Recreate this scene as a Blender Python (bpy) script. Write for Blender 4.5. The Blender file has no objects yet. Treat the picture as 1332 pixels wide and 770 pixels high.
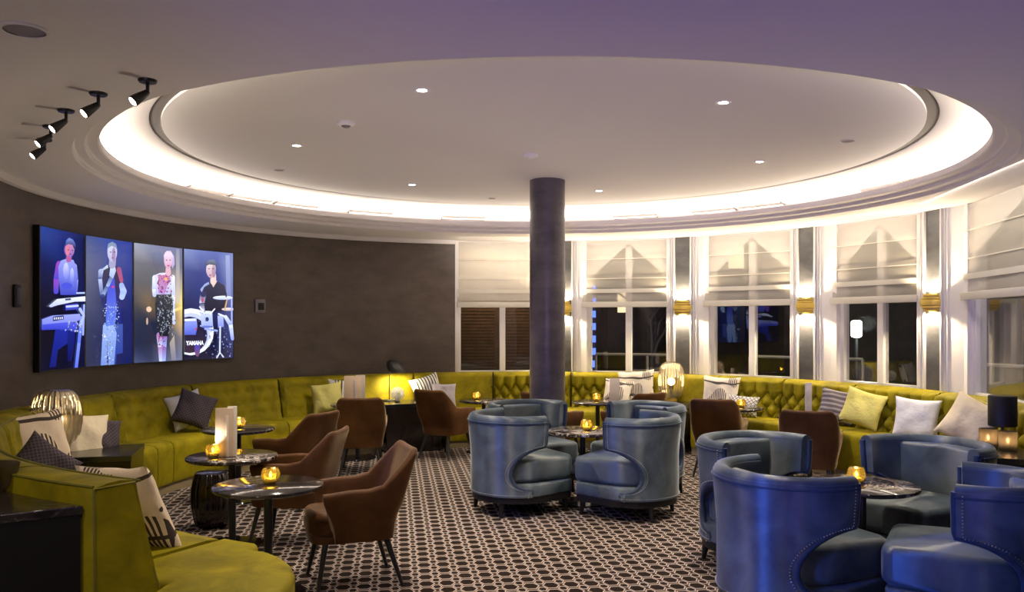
import bpy, bmesh, math, random
from mathutils import Vector, Matrix, noise
random.seed(7)
PI = math.pi
F, HZ, CX, EYE = 1080.0, 421.0, 666.0, 1.5
BC = (0.17, 6.88)         # centre of the round room
RC = (0.21, 6.63)          # centre of the ceiling recess
RW = 3.95                  # wall radius
scene = bpy.context.scene
col = scene.collection

# ------------------------------------------------------------------ geometry helpers
def at(px, py, z):
    d = F * (EYE - z) / (py - HZ)
    return Vector(((px - CX) / F * d, d, z))

def atd(px, d, z=0.0):
    return Vector(((px - CX) / F * d, d, z))

def ray_circle(px, c, R, far=True):
    k = (px - CX) / F
    a = k * k + 1; b = -2 * (k * c[0] + c[1]); e = c[0] ** 2 + c[1] ** 2 - R * R
    disc = max(0.0, b * b - 4 * a * e)
    d = (-b + (1 if far else -1) * math.sqrt(disc)) / (2 * a)
    return Vector((k * d, d, 0))

def theta(p, c=BC):
    return math.degrees(math.atan2(p[0] - c[0], p[1] - c[1]))

def th_px(px, R=RW, far=True):
    return theta(ray_circle(px, BC, R, far))

def pol(th, r, z=0.0, c=BC):
    a = math.radians(th)
    return Vector((c[0] + r * math.sin(a), c[1] + r * math.cos(a), z))

def sst(x, a, b):
    t = max(0.0, min(1.0, (x - a) / (b - a))); return t * t * (3 - 2 * t)

class MB:
    def __init__(s): s.v = []; s.f = []; s.m = []
    def add(s, vs, fs, mi=0):
        o = len(s.v); s.v += [tuple(p) for p in vs]
        for f in fs: s.f.append(tuple(i + o for i in f)); s.m.append(mi)
        return s
    def xf(s, M):
        s.v = [tuple(M @ Vector(p)) for p in s.v]; return s
    def join(s, other, M=None, mi=None):
        vs = [M @ Vector(p) for p in other.v] if M is not None else other.v
        o = len(s.v); s.v += [tuple(p) for p in vs]
        for f, m in zip(other.f, other.m): s.f.append(tuple(i + o for i in f)); s.m.append(m if mi is None else mi)
        return s
    def box(s, c, size, rz=0.0, mi=0, bev=0.0, seg=2):
        bm = bmesh.new(); bmesh.ops.create_cube(bm, size=1.0)
        for v in bm.verts: v.co = Vector((v.co.x * size[0], v.co.y * size[1], v.co.z * size[2]))
        if bev > 0: bmesh.ops.bevel(bm, geom=list(bm.edges), offset=min(bev, min(size) * .49), segments=seg, profile=.5, affect='EDGES')
        M = Matrix.Translation(Vector(c)) @ Matrix.Rotation(rz, 4, 'Z')
        bm.verts.index_update()
        s.add([M @ v.co for v in bm.verts], [[v.index for v in f.verts] for f in bm.faces], mi); bm.free(); return s
    def grid(s, fn, nu, nv, cu=False, cv=False, mi=0):
        vs = [fn(i / (nu if cu else nu - 1), j / (nv if cv else nv - 1)) for i in range(nu) for j in range(nv)]
        fs = []
        for i in range(nu if cu else nu - 1):
            for j in range(nv if cv else nv - 1):
                a, b = i, (i + 1) % nu; c, d = j, (j + 1) % nv
                fs.append((a * nv + c, b * nv + c, b * nv + d, a * nv + d))
        return s.add(vs, fs, mi)
    def lathe(s, prof, n=32, c=(0, 0, 0), mi=0, rib=None, cap=True, a0=0.0):
        vs = []
        for k in range(n):
            a = a0 + 2 * PI * k / n
            q = rib(k, a) if rib else 1.0
            for r, z in prof: vs.append((c[0] + r * q * math.cos(a), c[1] + r * q * math.sin(a), c[2] + z))
        m = len(prof); fs = []
        for k in range(n):
            k2 = (k + 1) % n
            for j in range(m - 1): fs.append((k * m + j, k2 * m + j, k2 * m + j + 1, k * m + j + 1))
        if cap:
            if prof[0][0] > 1e-6: fs.append(tuple(k * m for k in reversed(range(n))))
            if prof[-1][0] > 1e-6: fs.append(tuple(k * m + m - 1 for k in range(n)))
        return s.add(vs, fs, mi)
    def tube(s, pts, r, n=8, mi=0, closed=False, flat=None):
        pts = [Vector(p) for p in pts]; m = len(pts); vs = []
        prev = None
        for i, p in enumerate(pts):
            if closed: t = pts[(i + 1) % m] - pts[i - 1]
            else: t = pts[min(i + 1, m - 1)] - pts[max(i - 1, 0)]
            if t.length < 1e-9: t = Vector((0, 0, 1))
            t.normalize()
            if prev is None:
                up = Vector((0, 0, 1)) if abs(t.z) < .9 else Vector((1, 0, 0))
                x = t.cross(up).normalized()
            else:
                x = (prev - t * prev.dot(t))
                x = x.normalized() if x.length > 1e-6 else t.orthogonal().normalized()
            prev = x; y = t.cross(x)
            rr = r(i / (m - 1)) if callable(r) else r
            for k in range(n):
                a = 2 * PI * k / n
                vs.append(p + x * rr * math.cos(a) + y * rr * math.sin(a))
        fs = []
        for i in range(m if closed else m - 1):
            i2 = (i + 1) % m
            for k in range(n):
                k2 = (k + 1) % n; fs.append((i * n + k, i * n + k2, i2 * n + k2, i2 * n + k))
        if not closed:
            fs.append(tuple(reversed(range(n)))); fs.append(tuple((m - 1) * n + k for k in range(n)))
        return s.add(vs, fs, mi)
    def prism(s, poly, z0, z1, mi=0, bev=0.0, seg=2):
        bm = bmesh.new(); vb = [bm.verts.new((x, y, z0)) for x, y in poly]
        f = bm.faces.new(vb); r = bmesh.ops.extrude_face_region(bm, geom=[f])
        top = [e for e in r['geom'] if isinstance(e, bmesh.types.BMVert)]
        for v in top: v.co.z = z1
        bmesh.ops.recalc_face_normals(bm, faces=bm.faces)
        if bev > 0:
            ed = [e for e in bm.edges if abs(e.verts[0].co.z - e.verts[1].co.z) < 1e-5]
            bmesh.ops.bevel(bm, geom=ed, offset=bev, segments=seg, profile=.5, affect='EDGES', clamp_overlap=True)
        bm.verts.index_update()
        s.add([v.co.copy() for v in bm.verts], [[v.index for v in f.verts] for f in bm.faces], mi); bm.free(); return s
    def ball(s, c, r, n=10, m=7, mi=0, sz=1.0):
        prof = [(r * math.sin(PI * j / (m - 1)) if 0 < j < m - 1 else 0.0, -r * sz * math.cos(PI * j / (m - 1))) for j in range(m)]
        return s.lathe(prof, n, c, mi)
    def build(s, name, mats, parent=None, ang=40, loc=None, rz=0.0, recalc=True):
        me = bpy.data.meshes.new(name); me.from_pydata(s.v, [], s.f)
        if not isinstance(mats, (list, tuple)): mats = [mats]
        for m in mats: me.materials.append(m)
        me.polygons.foreach_set('material_index', s.m)
        bm = bmesh.new(); bm.from_mesh(me)
        bmesh.ops.remove_doubles(bm, verts=bm.verts, dist=1e-5)
        if recalc: bmesh.ops.recalc_face_normals(bm, faces=bm.faces)
        bm.to_mesh(me); bm.free()
        me.polygons.foreach_set('use_smooth', [ang > 0] * len(me.polygons))
        if ang > 0: me.set_sharp_from_angle(angle=math.radians(ang))
        me.update()
        o = bpy.data.objects.new(name, me); col.objects.link(o)
        if parent is not None: o.parent = parent
        if loc is not None: o.location = loc
        o.rotation_euler.z = rz
        return o

def tag(o, label, cat, group=None):
    o['label'] = label; o['category'] = cat
    if group: o['group'] = group
    return o

def thing(name, label, cat, loc=(0, 0, 0), rz=0.0, group=None):
    o = bpy.data.objects.new(name, None); col.objects.link(o); o.empty_display_size = .1
    o.location = loc; o.rotation_euler.z = rz
    return tag(o, label, cat, group)

def struct(o):
    o['kind'] = 'structure'; return o

def dup(root, label, loc=None, rot=None, group=None):
    def cp(o, par):
        c = o.copy(); col.objects.link(c)
        if par is not None:
            c.parent = par; c.matrix_parent_inverse = o.matrix_parent_inverse.copy()
        for ch in kids.get(o.name, []): cp(ch, c)
        return c
    kids = {}
    for o in list(col.objects):
        if o.parent is not None: kids.setdefault(o.parent.name, []).append(o)
    r = cp(root, None)
    r['label'] = label
    if group: r['group'] = group
    if loc is not None: r.location = loc
    if rot is not None: r.rotation_euler = rot
    return r

# ------------------------------------------------------------------ materials
def mat(name):
    m = bpy.data.materials.new(name); m.use_nodes = True
    nt = m.node_tree; nt.nodes.clear()
    out = nt.nodes.new('ShaderNodeOutputMaterial')
    return m, nt, out

def N(nt, t, **kw):
    n = nt.nodes.new(t)
    for k, v in kw.items():
        if k.startswith('i_'):
            key = k[2:]
            key = int(key) if key.isdigit() else key.replace('_', ' ')
            n.inputs[key].default_value = v
        else: setattr(n, k, v)
    return n

def L(nt, a, b): nt.links.new(a, b)

def math_n(nt, op, a, b=None, c=None):
    n = N(nt, 'ShaderNodeMath', operation=op)
    for i, x in enumerate((a, b, c)):
        if x is None: continue
        if hasattr(x, 'links'): L(nt, x, n.inputs[i])
        else: n.inputs[i].default_value = x
    return n.outputs[0]

def rgba(c): return (c[0], c[1], c[2], 1.0)

def ramp(nt, fac, stops):
    r = N(nt, 'ShaderNodeValToRGB'); e = r.color_ramp.elements
    while len(e) < len(stops): e.new(.5)
    for el, (p, c) in zip(e, stops): el.position = p; el.color = rgba(c)
    L(nt, fac, r.inputs[0]); return r.outputs[0]

def plain(name, c, rough=.5, metal=0.0, spec=.5, sheen=0.0, sheen_tint=None, coat=0.0, emis=None, es=0.0, bump=0.0, bscale=200, var=0.0, vscale=6.0, sub=0.0):
    m, nt, out = mat(name)
    p = N(nt, 'ShaderNodeBsdfPrincipled')
    p.inputs['Base Color'].default_value = rgba(c)
    p.inputs['Roughness'].default_value = rough; p.inputs['Metallic'].default_value = metal
    p.inputs['Specular IOR Level'].default_value = spec
    p.inputs['Sheen Weight'].default_value = sheen; p.inputs['Sheen Roughness'].default_value = .35
    p.inputs['Coat Weight'].default_value = coat
    if sheen_tint: p.inputs['Sheen Tint'].default_value = rgba(sheen_tint)
    if emis: p.inputs['Emission Color'].default_value = rgba(emis); p.inputs['Emission Strength'].default_value = es
    tc = N(nt, 'ShaderNodeTexCoord')
    if var > 0:
        n = N(nt, 'ShaderNodeTexNoise', i_Scale=vscale, i_Detail=5.0, i_Roughness=.65); L(nt, tc.outputs['Object'], n.inputs['Vector'])
        lo = [x * (1 - var) for x in c]; hi = [min(1, x * (1 + var)) for x in c]
        L(nt, ramp(nt, n.outputs[0], [(.3, lo), (.7, hi)]), p.inputs['Base Color'])
    if bump > 0:
        n2 = N(nt, 'ShaderNodeTexNoise', i_Scale=float(bscale), i_Detail=3.0); L(nt, tc.outputs['Object'], n2.inputs['Vector'])
        b = N(nt, 'ShaderNodeBump', i_Strength=bump, i_Distance=.004); L(nt, n2.outputs[0], b.inputs['Height']); L(nt, b.outputs[0], p.inputs['Normal'])
    L(nt, p.outputs[0], out.inputs[0]); return m

def emit(name, c, s):
    m, nt, out = mat(name); e = N(nt, 'ShaderNodeEmission', i_Color=rgba(c), i_Strength=s); L(nt, e.outputs[0], out.inputs[0]); return m

def velvet(name, c, hi, sheen=.5, tint=(1, 1, 1), rough=.55, spec=.25, aniso=0.0):
    # pile brushed in soft patches
    m, nt, out = mat(name); p = N(nt, 'ShaderNodeBsdfPrincipled')
    tc = N(nt, 'ShaderNodeTexCoord')
    n = N(nt, 'ShaderNodeTexNoise', i_Scale=4.0, i_Detail=6.0, i_Roughness=.6, i_Distortion=.6); L(nt, tc.outputs['Object'], n.inputs['Vector'])
    L(nt, ramp(nt, n.outputs[0], [(.35, c), (.68, hi)]), p.inputs['Base Color'])
    p.inputs['Roughness'].default_value = rough; p.inputs['Specular IOR Level'].default_value = spec
    p.inputs['Sheen Weight'].default_value = sheen; p.inputs['Sheen Roughness'].default_value = .3; p.inputs['Sheen Tint'].default_value = rgba(tint)
    if aniso > 0:      # vertical pile: highlights stretch up and down
        tg = N(nt, 'ShaderNodeTangent', direction_type='RADIAL', axis='Z'); L(nt, tg.outputs[0], p.inputs['Tangent'])
        p.inputs['Anisotropic'].default_value = aniso; p.inputs['Anisotropic Rotation'].default_value = .25
    n2 = N(nt, 'ShaderNodeTexNoise', i_Scale=25.0, i_Detail=4.0); L(nt, tc.outputs['Object'], n2.inputs['Vector'])
    b = N(nt, 'ShaderNodeBump', i_Strength=.12, i_Distance=.01); L(nt, n2.outputs[0], b.inputs['Height']); L(nt, b.outputs[0], p.inputs['Normal'])
    L(nt, p.outputs[0], out.inputs[0]); return m

M = {}
M['ceil'] = plain('ceiling_plaster', (.72, .69, .70), .8, spec=.2)
M['white'] = plain('white_paint', (.78, .76, .74), .45)
M['black'] = plain('black_lacquer', (.008, .007, .007), .5, spec=.25)
M['blackmetal'] = plain('black_metal', (.012, .011, .011), .4)
M['blackgloss'] = plain('black_gloss', (.008, .008, .01), .1)
M['darkwood'] = plain('dark_stained_wood', (.012, .008, .007), .14, var=.4, vscale=20)
M['tabletop'] = plain('black_polished_top', (.008, .008, .009), .2, spec=1.0)
M['plinth'] = plain('plinth_wood', (.22, .17, .09), .5)
M['green'] = velvet('chartreuse_velvet', (.150, .125, .0025), (.31, .255, .006), .04, (.95, .85, .3), .6, .12)
M['greenpipe'] = velvet('chartreuse_piping', (.11, .10, .005), (.17, .15, .008), .1, (.9, .9, .4))
M['blue'] = velvet('blue_grey_velvet', (.020, .033, .044), (.082, .112, .132), .35, (.8, .88, 1), .50, .75, .97)
M['bluepipe'] = velvet('blue_piping', (.018, .03, .05), (.035, .055, .085), .3, (.75, .85, 1))
M['brown'] = velvet('cognac_velvet', (.054, .021, .006), (.100, .042, .012), .40, (1, .78, .5), .6, .15)
M['nail'] = plain('pewter_nailhead', (.55, .55, .55), .3, metal=1)
M['gold'] = plain('brushed_gold', (.85, .62, .12), .4, metal=.55)
M['plasticwhite'] = plain('white_plastic', (.8, .8, .8), .4)
M['greygrille'] = plain('grey_grille', (.22, .20, .24), .6)
M['wax'] = plain('candle_wax', (.85, .8, .65), .5)
M['flame'] = emit('candle_flame', (1.0, .76, .40), 40)
M['bulb'] = emit('warm_bulb', (1.0, .82, .55), 30)
M['lens'] = emit('downlight_lens', (1.0, .90, .74), 30)
M['spotlens'] = emit('spot_lens', (1.0, .88, .72), 14)
M['sconcebulb'] = emit('sconce_bulb', (1.0, .85, .6), 20)
M['paper'] = plain('beige_card', (.60, .46, .33), .6)
M['paper2'] = plain('pale_card', (.66, .60, .55), .6)
M['greycard'] = plain('pinkish_grey_card', (.50, .44, .43), .55)
M['slot_shade'] = plain('slot_and_shade_grey', (.10, .085, .08), .7)  # vent slots, and the shade painted into the ceiling groove
M['ceramic'] = plain('bronze_ceramic', (.06, .05, .045), .12, metal=.85)
M['ground'] = plain('night_ground', (.03, .03, .035), .8)
M['outdark'] = plain('night_facade', (.10, .085, .075), .8, var=.3, vscale=2)
M['slat'] = plain('brown_slats', (.16, .10, .06), .6, var=.25, vscale=9)
M['branch'] = plain('bare_branch', (.07, .055, .04), .8)
M['winlit'] = emit('lit_window', (1.0, .75, .45), 1.2)
M['blueneon'] = emit('blue_neon', (.08, .16, 1.0), 2.2)
M['streetlamp'] = emit('street_lamp_glow', (.95, 1.0, .9), 9)
M['rail'] = plain('pale_rail', (.5, .47, .42), .5)

def wallpaper(name, c1, c2, rough=.5):
    m, nt, out = mat(name); p = N(nt, 'ShaderNodeBsdfPrincipled'); tc = N(nt, 'ShaderNodeTexCoord')
    mp = N(nt, 'ShaderNodeMapping'); mp.inputs['Scale'].default_value = (1, 1, 2.2); L(nt, tc.outputs['Object'], mp.inputs[0])
    n = N(nt, 'ShaderNodeTexNoise', i_Scale=3.0, i_Detail=8.0, i_Roughness=.7); L(nt, mp.outputs[0], n.inputs['Vector'])
    L(nt, ramp(nt, n.outputs[0], [(.35, c1), (.65, c2)]), p.inputs['Base Color'])
    n2 = N(nt, 'ShaderNodeTexNoise', i_Scale=30.0, i_Detail=4.0); L(nt, mp.outputs[0], n2.inputs['Vector'])
    b = N(nt, 'ShaderNodeBump', i_Strength=.25, i_Distance=.006); L(nt, n2.outputs[0], b.inputs['Height']); L(nt, b.outputs[0], p.inputs['Normal'])
    p.inputs['Roughness'].default_value = rough
    L(nt, p.outputs[0], out.inputs[0]); return m
M['wall'] = wallpaper('taupe_wallpaper', (.062, .045, .038), (.100, .076, .064), .5)
M['pilaster'] = wallpaper('slate_wallpaper', (.05, .05, .055), (.10, .10, .105), .42)
M['column'] = wallpaper('column_wallpaper', (.05, .042, .055), (.10, .085, .10), .36)

def marble():
    m, nt, out = mat('black_marble'); p = N(nt, 'ShaderNodeBsdfPrincipled'); tc = N(nt, 'ShaderNodeTexCoord')
    g = N(nt, 'ShaderNodeNewGeometry')
    n = N(nt, 'ShaderNodeTexNoise', i_Scale=4.6, i_Detail=7.0, i_Roughness=.60, i_Distortion=1.8); L(nt, g.outputs['Position'], n.inputs['Vector'])
    d = math_n(nt, 'ABSOLUTE', math_n(nt, 'SUBTRACT', n.outputs[0], .5))
    n3 = N(nt, 'ShaderNodeTexNoise', i_Scale=2.0); L(nt, g.outputs['Position'], n3.inputs['Vector'])
    v = math_n(nt, 'ADD', d, math_n(nt, 'MULTIPLY', math_n(nt, 'MAXIMUM', math_n(nt, 'SUBTRACT', .55, n3.outputs[0]), 0), .35))
    L(nt, ramp(nt, v, [(0.0, (.60, .55, .52)), (.014, (.26, .22, .20)), (.04, (.035, .028, .025)), (.2, (.010, .009, .009))]), p.inputs['Base Color'])
    p.inputs['Roughness'].default_value = .09; p.inputs['Specular IOR Level'].default_value = .7
    L(nt, p.outputs[0], out.inputs[0]); return m
M['marble'] = marble()

def carpet():
    m, nt, out = mat('hexagon_carpet'); p = N(nt, 'ShaderNodeBsdfPrincipled'); tc = N(nt, 'ShaderNodeTexCoord')
    mp = N(nt, 'ShaderNodeMapping'); mp.inputs['Rotation'].default_value = (0, 0, math.radians(-8))
    L(nt, tc.outputs['Object'], mp.inputs[0])
    sx = N(nt, 'ShaderNodeSeparateXYZ'); L(nt, mp.outputs[0], sx.inputs[0])
    PX, PY = .118, .125
    def hexd(ox, oy, wx, wy):
        # hexagonal distance to the nearest lattice point: long axis across, 1 at the outline
        u = math_n(nt, 'ADD', math_n(nt, 'DIVIDE', sx.outputs[0], PX), ox)
        v = math_n(nt, 'ADD', math_n(nt, 'DIVIDE', sx.outputs[1], PY), oy)
        u = math_n(nt, 'ABSOLUTE', math_n(nt, 'SUBTRACT', math_n(nt, 'FRACT', u), .5))
        v = math_n(nt, 'ABSOLUTE', math_n(nt, 'SUBTRACT', math_n(nt, 'FRACT', v), .5))
        u = math_n(nt, 'MULTIPLY', u, PX / wx); v = math_n(nt, 'MULTIPLY', v, PY / wy)
        a = math_n(nt, 'ADD', math_n(nt, 'MULTIPLY', u, .85), math_n(nt, 'MULTIPLY', v, .5))
        return math_n(nt, 'MAXIMUM', v, a)
    A = hexd(0, 0, .045, .054); B = hexd(.5, .5, .026, .036)
    dark, line, mid = (.014, .008, .006), (.46, .385, .35), (.060, .042, .036)
    ca = ramp(nt, math_n(nt, 'MULTIPLY', A, .5), [(0, dark), (.41, dark), (.425, line), (.482, line), (.495, mid)])
    cb = ramp(nt, math_n(nt, 'MULTIPLY', B, .5), [(0, dark), (.37, dark), (.39, line), (.49, line), (.51, mid)])
    mx = N(nt, 'ShaderNodeMix', data_type='RGBA')
    L(nt, math_n(nt, 'LESS_THAN', B, 1.04), mx.inputs[0]); L(nt, ca, mx.inputs[6]); L(nt, cb, mx.inputs[7])
    # second thin outline linking neighbouring hexagons
    ring = math_n(nt, 'MULTIPLY', math_n(nt, 'GREATER_THAN', A, 1.16), math_n(nt, 'LESS_THAN', A, 1.32))
    ring = math_n(nt, 'MULTIPLY', ring, math_n(nt, 'GREATER_THAN', B, 1.04))
    mx2 = N(nt, 'ShaderNodeMix', data_type='RGBA'); L(nt, ring, mx2.inputs[0]); L(nt, mx.outputs[2], mx2.inputs[6]); mx2.inputs[7].default_value = rgba(dark)
    n = N(nt, 'ShaderNodeTexNoise', i_Scale=300.0, i_Detail=2.0); L(nt, tc.outputs['Object'], n.inputs['Vector'])
    b = N(nt, 'ShaderNodeBump', i_Strength=.3, i_Distance=.004); L(nt, n.outputs[0], b.inputs['Height']); L(nt, b.outputs[0], p.inputs['Normal'])
    L(nt, mx2.outputs[2], p.inputs['Base Color']); p.inputs['Roughness'].default_value = .9; p.inputs['Specular IOR Level'].default_value = .1
    L(nt, p.outputs[0], out.inputs[0]); return m
M['carpet'] = carpet()

def smoky():
    m, nt, out = mat('smoky_gold_glass')
    t = N(nt, 'ShaderNodeBsdfTransparent', i_Color=(.52, .46, .37, 1))
    tr = N(nt, 'ShaderNodeBsdfTranslucent', i_Color=(.85, .70, .45, 1))
    g = N(nt, 'ShaderNodeBsdfGlossy', i_Color=(.70, .63, .50, 1), i_Roughness=.10)
    m0 = N(nt, 'ShaderNodeMixShader', i_0=.04); L(nt, t.outputs[0], m0.inputs[1]); L(nt, tr.outputs[0], m0.inputs[2])
    m1 = N(nt, 'ShaderNodeMixShader', i_0=.52); L(nt, m0.outputs[0], m1.inputs[1]); L(nt, g.outputs[0], m1.inputs[2])
    L(nt, m1.outputs[0], out.inputs[0]); return m
M['smoky'] = smoky()
def amber(name, c, fac):
    m, nt, out = mat(name)
    t = N(nt, 'ShaderNodeBsdfTransparent', i_Color=rgba(c)); tr = N(nt, 'ShaderNodeBsdfTranslucent', i_Color=rgba(c))
    g = N(nt, 'ShaderNodeBsdfGlossy', i_Roughness=.08)
    m0 = N(nt, 'ShaderNodeMixShader', i_0=fac); L(nt, t.outputs[0], m0.inputs[1]); L(nt, tr.outputs[0], m0.inputs[2])
    m1 = N(nt, 'ShaderNodeMixShader', i_0=.12); L(nt, m0.outputs[0], m1.inputs[1]); L(nt, g.outputs[0], m1.inputs[2])
    L(nt, m1.outputs[0], out.inputs[0]); return m
M['amber'] = amber('amber_votive_glass', (.70, .58, .20), .10)
M['smokeglass'] = amber('smoke_grey_glass', (.35, .30, .25), .35)
def pane():
    m, nt, out = mat('window_glass'); lw = N(nt, 'ShaderNodeLayerWeight', i_Blend=.5)
    t = N(nt, 'ShaderNodeBsdfTransparent', i_Color=(.93, .93, .92, 1)); g = N(nt, 'ShaderNodeBsdfGlossy', i_Roughness=0.0)
    mx = N(nt, 'ShaderNodeMixShader'); f5 = math_n(nt, 'POWER', lw.outputs['Facing'], 4.0)
    L(nt, math_n(nt, 'ADD', math_n(nt, 'MULTIPLY', f5, .85), .09), mx.inputs[0])
    L(nt, t.outputs[0], mx.inputs[1]); L(nt, g.outputs[0], mx.inputs[2]); L(nt, mx.outputs[0], out.inputs[0]); return m
M['pane'] = pane()
def sheer(name, c, tfac, dfac):
    m, nt, out = mat(name); tc = N(nt, 'ShaderNodeTexCoord')
    t = N(nt, 'ShaderNodeBsdfTransparent'); d = N(nt, 'ShaderNodeBsdfDiffuse', i_Color=rgba(c)); r = N(nt, 'ShaderNodeBsdfTranslucent', i_Color=rgba(c))
    m0 = N(nt, 'ShaderNodeMixShader', i_0=dfac); L(nt, d.outputs[0], m0.inputs[1]); L(nt, r.outputs[0], m0.inputs[2])
    m1 = N(nt, 'ShaderNodeMixShader', i_0=tfac); L(nt, m0.outputs[0], m1.inputs[1]); L(nt, t.outputs[0], m1.inputs[2])
    L(nt, m1.outputs[0], out.inputs[0]); return m
M['blind'] = sheer('sheer_blind_fabric', (.72, .67, .58), .50, .3)
M['blindhem'] = sheer('sheer_blind_hem', (.80, .77, .70), .08, .35)
M['curtain'] = sheer('white_sheer_curtain', (.93, .92, .90), .06, .2)

def fabric(name, base, ink, kind, scale=1.0):
    m, nt, out = mat(name); p = N(nt, 'ShaderNodeBsdfPrincipled'); tc = N(nt, 'ShaderNodeTexCoord')
    p.inputs['Roughness'].default_value = .85; p.inputs['Specular IOR Level'].default_value = .15
    sx = N(nt, 'ShaderNodeSeparateXYZ'); L(nt, tc.outputs['Object'], sx.inputs[0]); X, Z = sx.outputs[0], sx.outputs[2]
    if kind == 'leaf':      # curling leaf outlines and hatched veins
        w = N(nt, 'ShaderNodeTexWave', wave_type='RINGS', i_Scale=1.9 * scale, i_Distortion=3.5, i_Detail=1.0); w.inputs['Detail Scale'].default_value = 1.2
        L(nt, tc.outputs['Object'], w.inputs['Vector'])
        a = math_n(nt, 'LESS_THAN', w.outputs['Fac'], .045)
        h = N(nt, 'ShaderNodeTexWave', i_Scale=13.0 * scale, i_Distortion=.6); L(nt, tc.outputs['Object'], h.inputs['Vector'])
        n = N(nt, 'ShaderNodeTexNoise', i_Scale=4.2 * scale, i_Detail=0.0); L(nt, tc.outputs['Object'], n.inputs['Vector'])
        b = math_n(nt, 'MULTIPLY', math_n(nt, 'GREATER_THAN', n.outputs[0], .60), math_n(nt, 'LESS_THAN', h.outputs['Fac'], .55))
        fac = math_n(nt, 'MAXIMUM', a, b)
    elif kind == 'stripe':
        h = N(nt, 'ShaderNodeTexWave', i_Scale=8.5 * scale, i_Distortion=1.2); h.inputs['Detail Scale'].default_value = .6; L(nt, tc.outputs['Object'], h.inputs['Vector'])
        n = N(nt, 'ShaderNodeTexNoise', i_Scale=3.0, i_Detail=0.0); L(nt, tc.outputs['Object'], n.inputs['Vector'])
        fac = math_n(nt, 'MULTIPLY', math_n(nt, 'LESS_THAN', h.outputs['Fac'], .35), math_n(nt, 'GREATER_THAN', n.outputs[0], .44))
    elif kind == 'band':
        h = N(nt, 'ShaderNodeTexWave', bands_direction='Z', i_Scale=8.0 * scale, i_Distortion=.5); L(nt, tc.outputs['Object'], h.inputs['Vector'])
        fac = math_n(nt, 'LESS_THAN', h.outputs['Fac'], .4)
    elif kind == 'lattice':
        u = math_n(nt, 'FRACT', math_n(nt, 'MULTIPLY', math_n(nt, 'ADD', X, Z), 26 * scale)); v = math_n(nt, 'FRACT', math_n(nt, 'MULTIPLY', math_n(nt, 'SUBTRACT', X, Z), 26 * scale))
        fac = math_n(nt, 'MAXIMUM', math_n(nt, 'LESS_THAN', u, .22), math_n(nt, 'LESS_THAN', v, .22))
    elif kind == 'crease':
        n = N(nt, 'ShaderNodeTexNoise', i_Scale=7.0 * scale, i_Detail=4.0); L(nt, tc.outputs['Object'], n.inputs['Vector']); fac = n.outputs[0]
    mx = N(nt, 'ShaderNodeMix', data_type='RGBA'); L(nt, fac, mx.inputs[0]); mx.inputs[6].default_value = rgba(base); mx.inputs[7].default_value = rgba(ink)
    L(nt, mx.outputs[2], p.inputs['Base Color'])
    n2 = N(nt, 'ShaderNodeTexNoise', i_Scale=9.0, i_Detail=3.0); L(nt, tc.outputs['Object'], n2.inputs['Vector'])
    bp = N(nt, 'ShaderNodeBump', i_Strength=.9 if kind == 'crease' else .45, i_Distance=.025); L(nt, n2.outputs[0], bp.inputs['Height']); L(nt, bp.outputs[0], p.inputs['Normal'])
    L(nt, p.outputs[0], out.inputs[0]); return m
M['f_leaf'] = fabric('cream_leaf_print', (.70, .58, .44), (.06, .045, .04), 'leaf', 1.0)
M['f_leafw'] = fabric('white_leaf_print', (.72, .66, .58), (.08, .07, .07), 'leaf', 1.2)
M['f_stripe'] = fabric('white_brush_stripe', (.74, .72, .70), (.05, .055, .06), 'stripe', 1.0)
M['f_dark'] = fabric('plum_dot_weave', (.045, .035, .045), (.10, .085, .10), 'lattice', 1.3)
M['f_band'] = fabric('grey_banded_weave', (.10, .085, .10), (.26, .24, .27), 'band', .8)
M['f_geo'] = fabric('grey_white_weave', (.60, .58, .58), (.12, .12, .14), 'lattice', .9)
M['f_yellow'] = fabric('pale_yellow_satin', (.45, .42, .10), (.62, .57, .22), 'crease')
M['f_white'] = fabric('silvery_white_satin', (.62, .62, .64), (.76, .76, .78), 'crease')
M['f_cream'] = fabric('cream_satin', (.62, .52, .36), (.74, .66, .50), 'crease')
M['f_lilac'] = fabric('lilac_grey_linen', (.34, .31, .36), (.44, .40, .45), 'crease')
# ------------------------------------------------------------------ room shell
ZL = 2.575
mb = MB(); mb.add([(-4.7, -4.5, 0), (4.7, -4.5, 0), (4.7, 11.4, 0), (-4.7, 11.4, 0)], [(0, 1, 2, 3)])
struct(mb.build('floor', M['carpet'], ang=0))

def outer_pt(a):
    dx, dy = math.cos(a), math.sin(a); t = 1e9
    if dx > 1e-6: t = min(t, (4.7 - RC[0]) / dx)
    if dx < -1e-6: t = min(t, (-4.7 - RC[0]) / dx)
    if dy > 1e-6: t = min(t, (11.4 - RC[1]) / dy)
    if dy < -1e-6: t = min(t, (-4.5 - RC[1]) / dy)
    return RC[0] + dx * t, RC[1] + dy * t
NS = 160
angs = sorted([2 * PI * k / NS for k in range(NS)] + [math.atan2(y - RC[1], x - RC[0]) % (2 * PI) for x in (-4.7, 4.7) for y in (-4.5, 11.4)])
mb = MB(); vs = []; fs = []
for a in angs:
    vs.append((RC[0] + 3.29 * math.cos(a), RC[1] + 3.29 * math.sin(a), ZL)); x, y = outer_pt(a); vs.append((x, y, ZL))
n = len(angs)
for k in range(n):
    k2 = (k + 1) % n; fs.append((2 * k, 2 * k + 1, 2 * k2 + 1, 2 * k2))
mb.add(vs, fs); struct(mb.build('ceiling', M['ceil'], ang=0, recalc=False))
ZB = ZL
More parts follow.
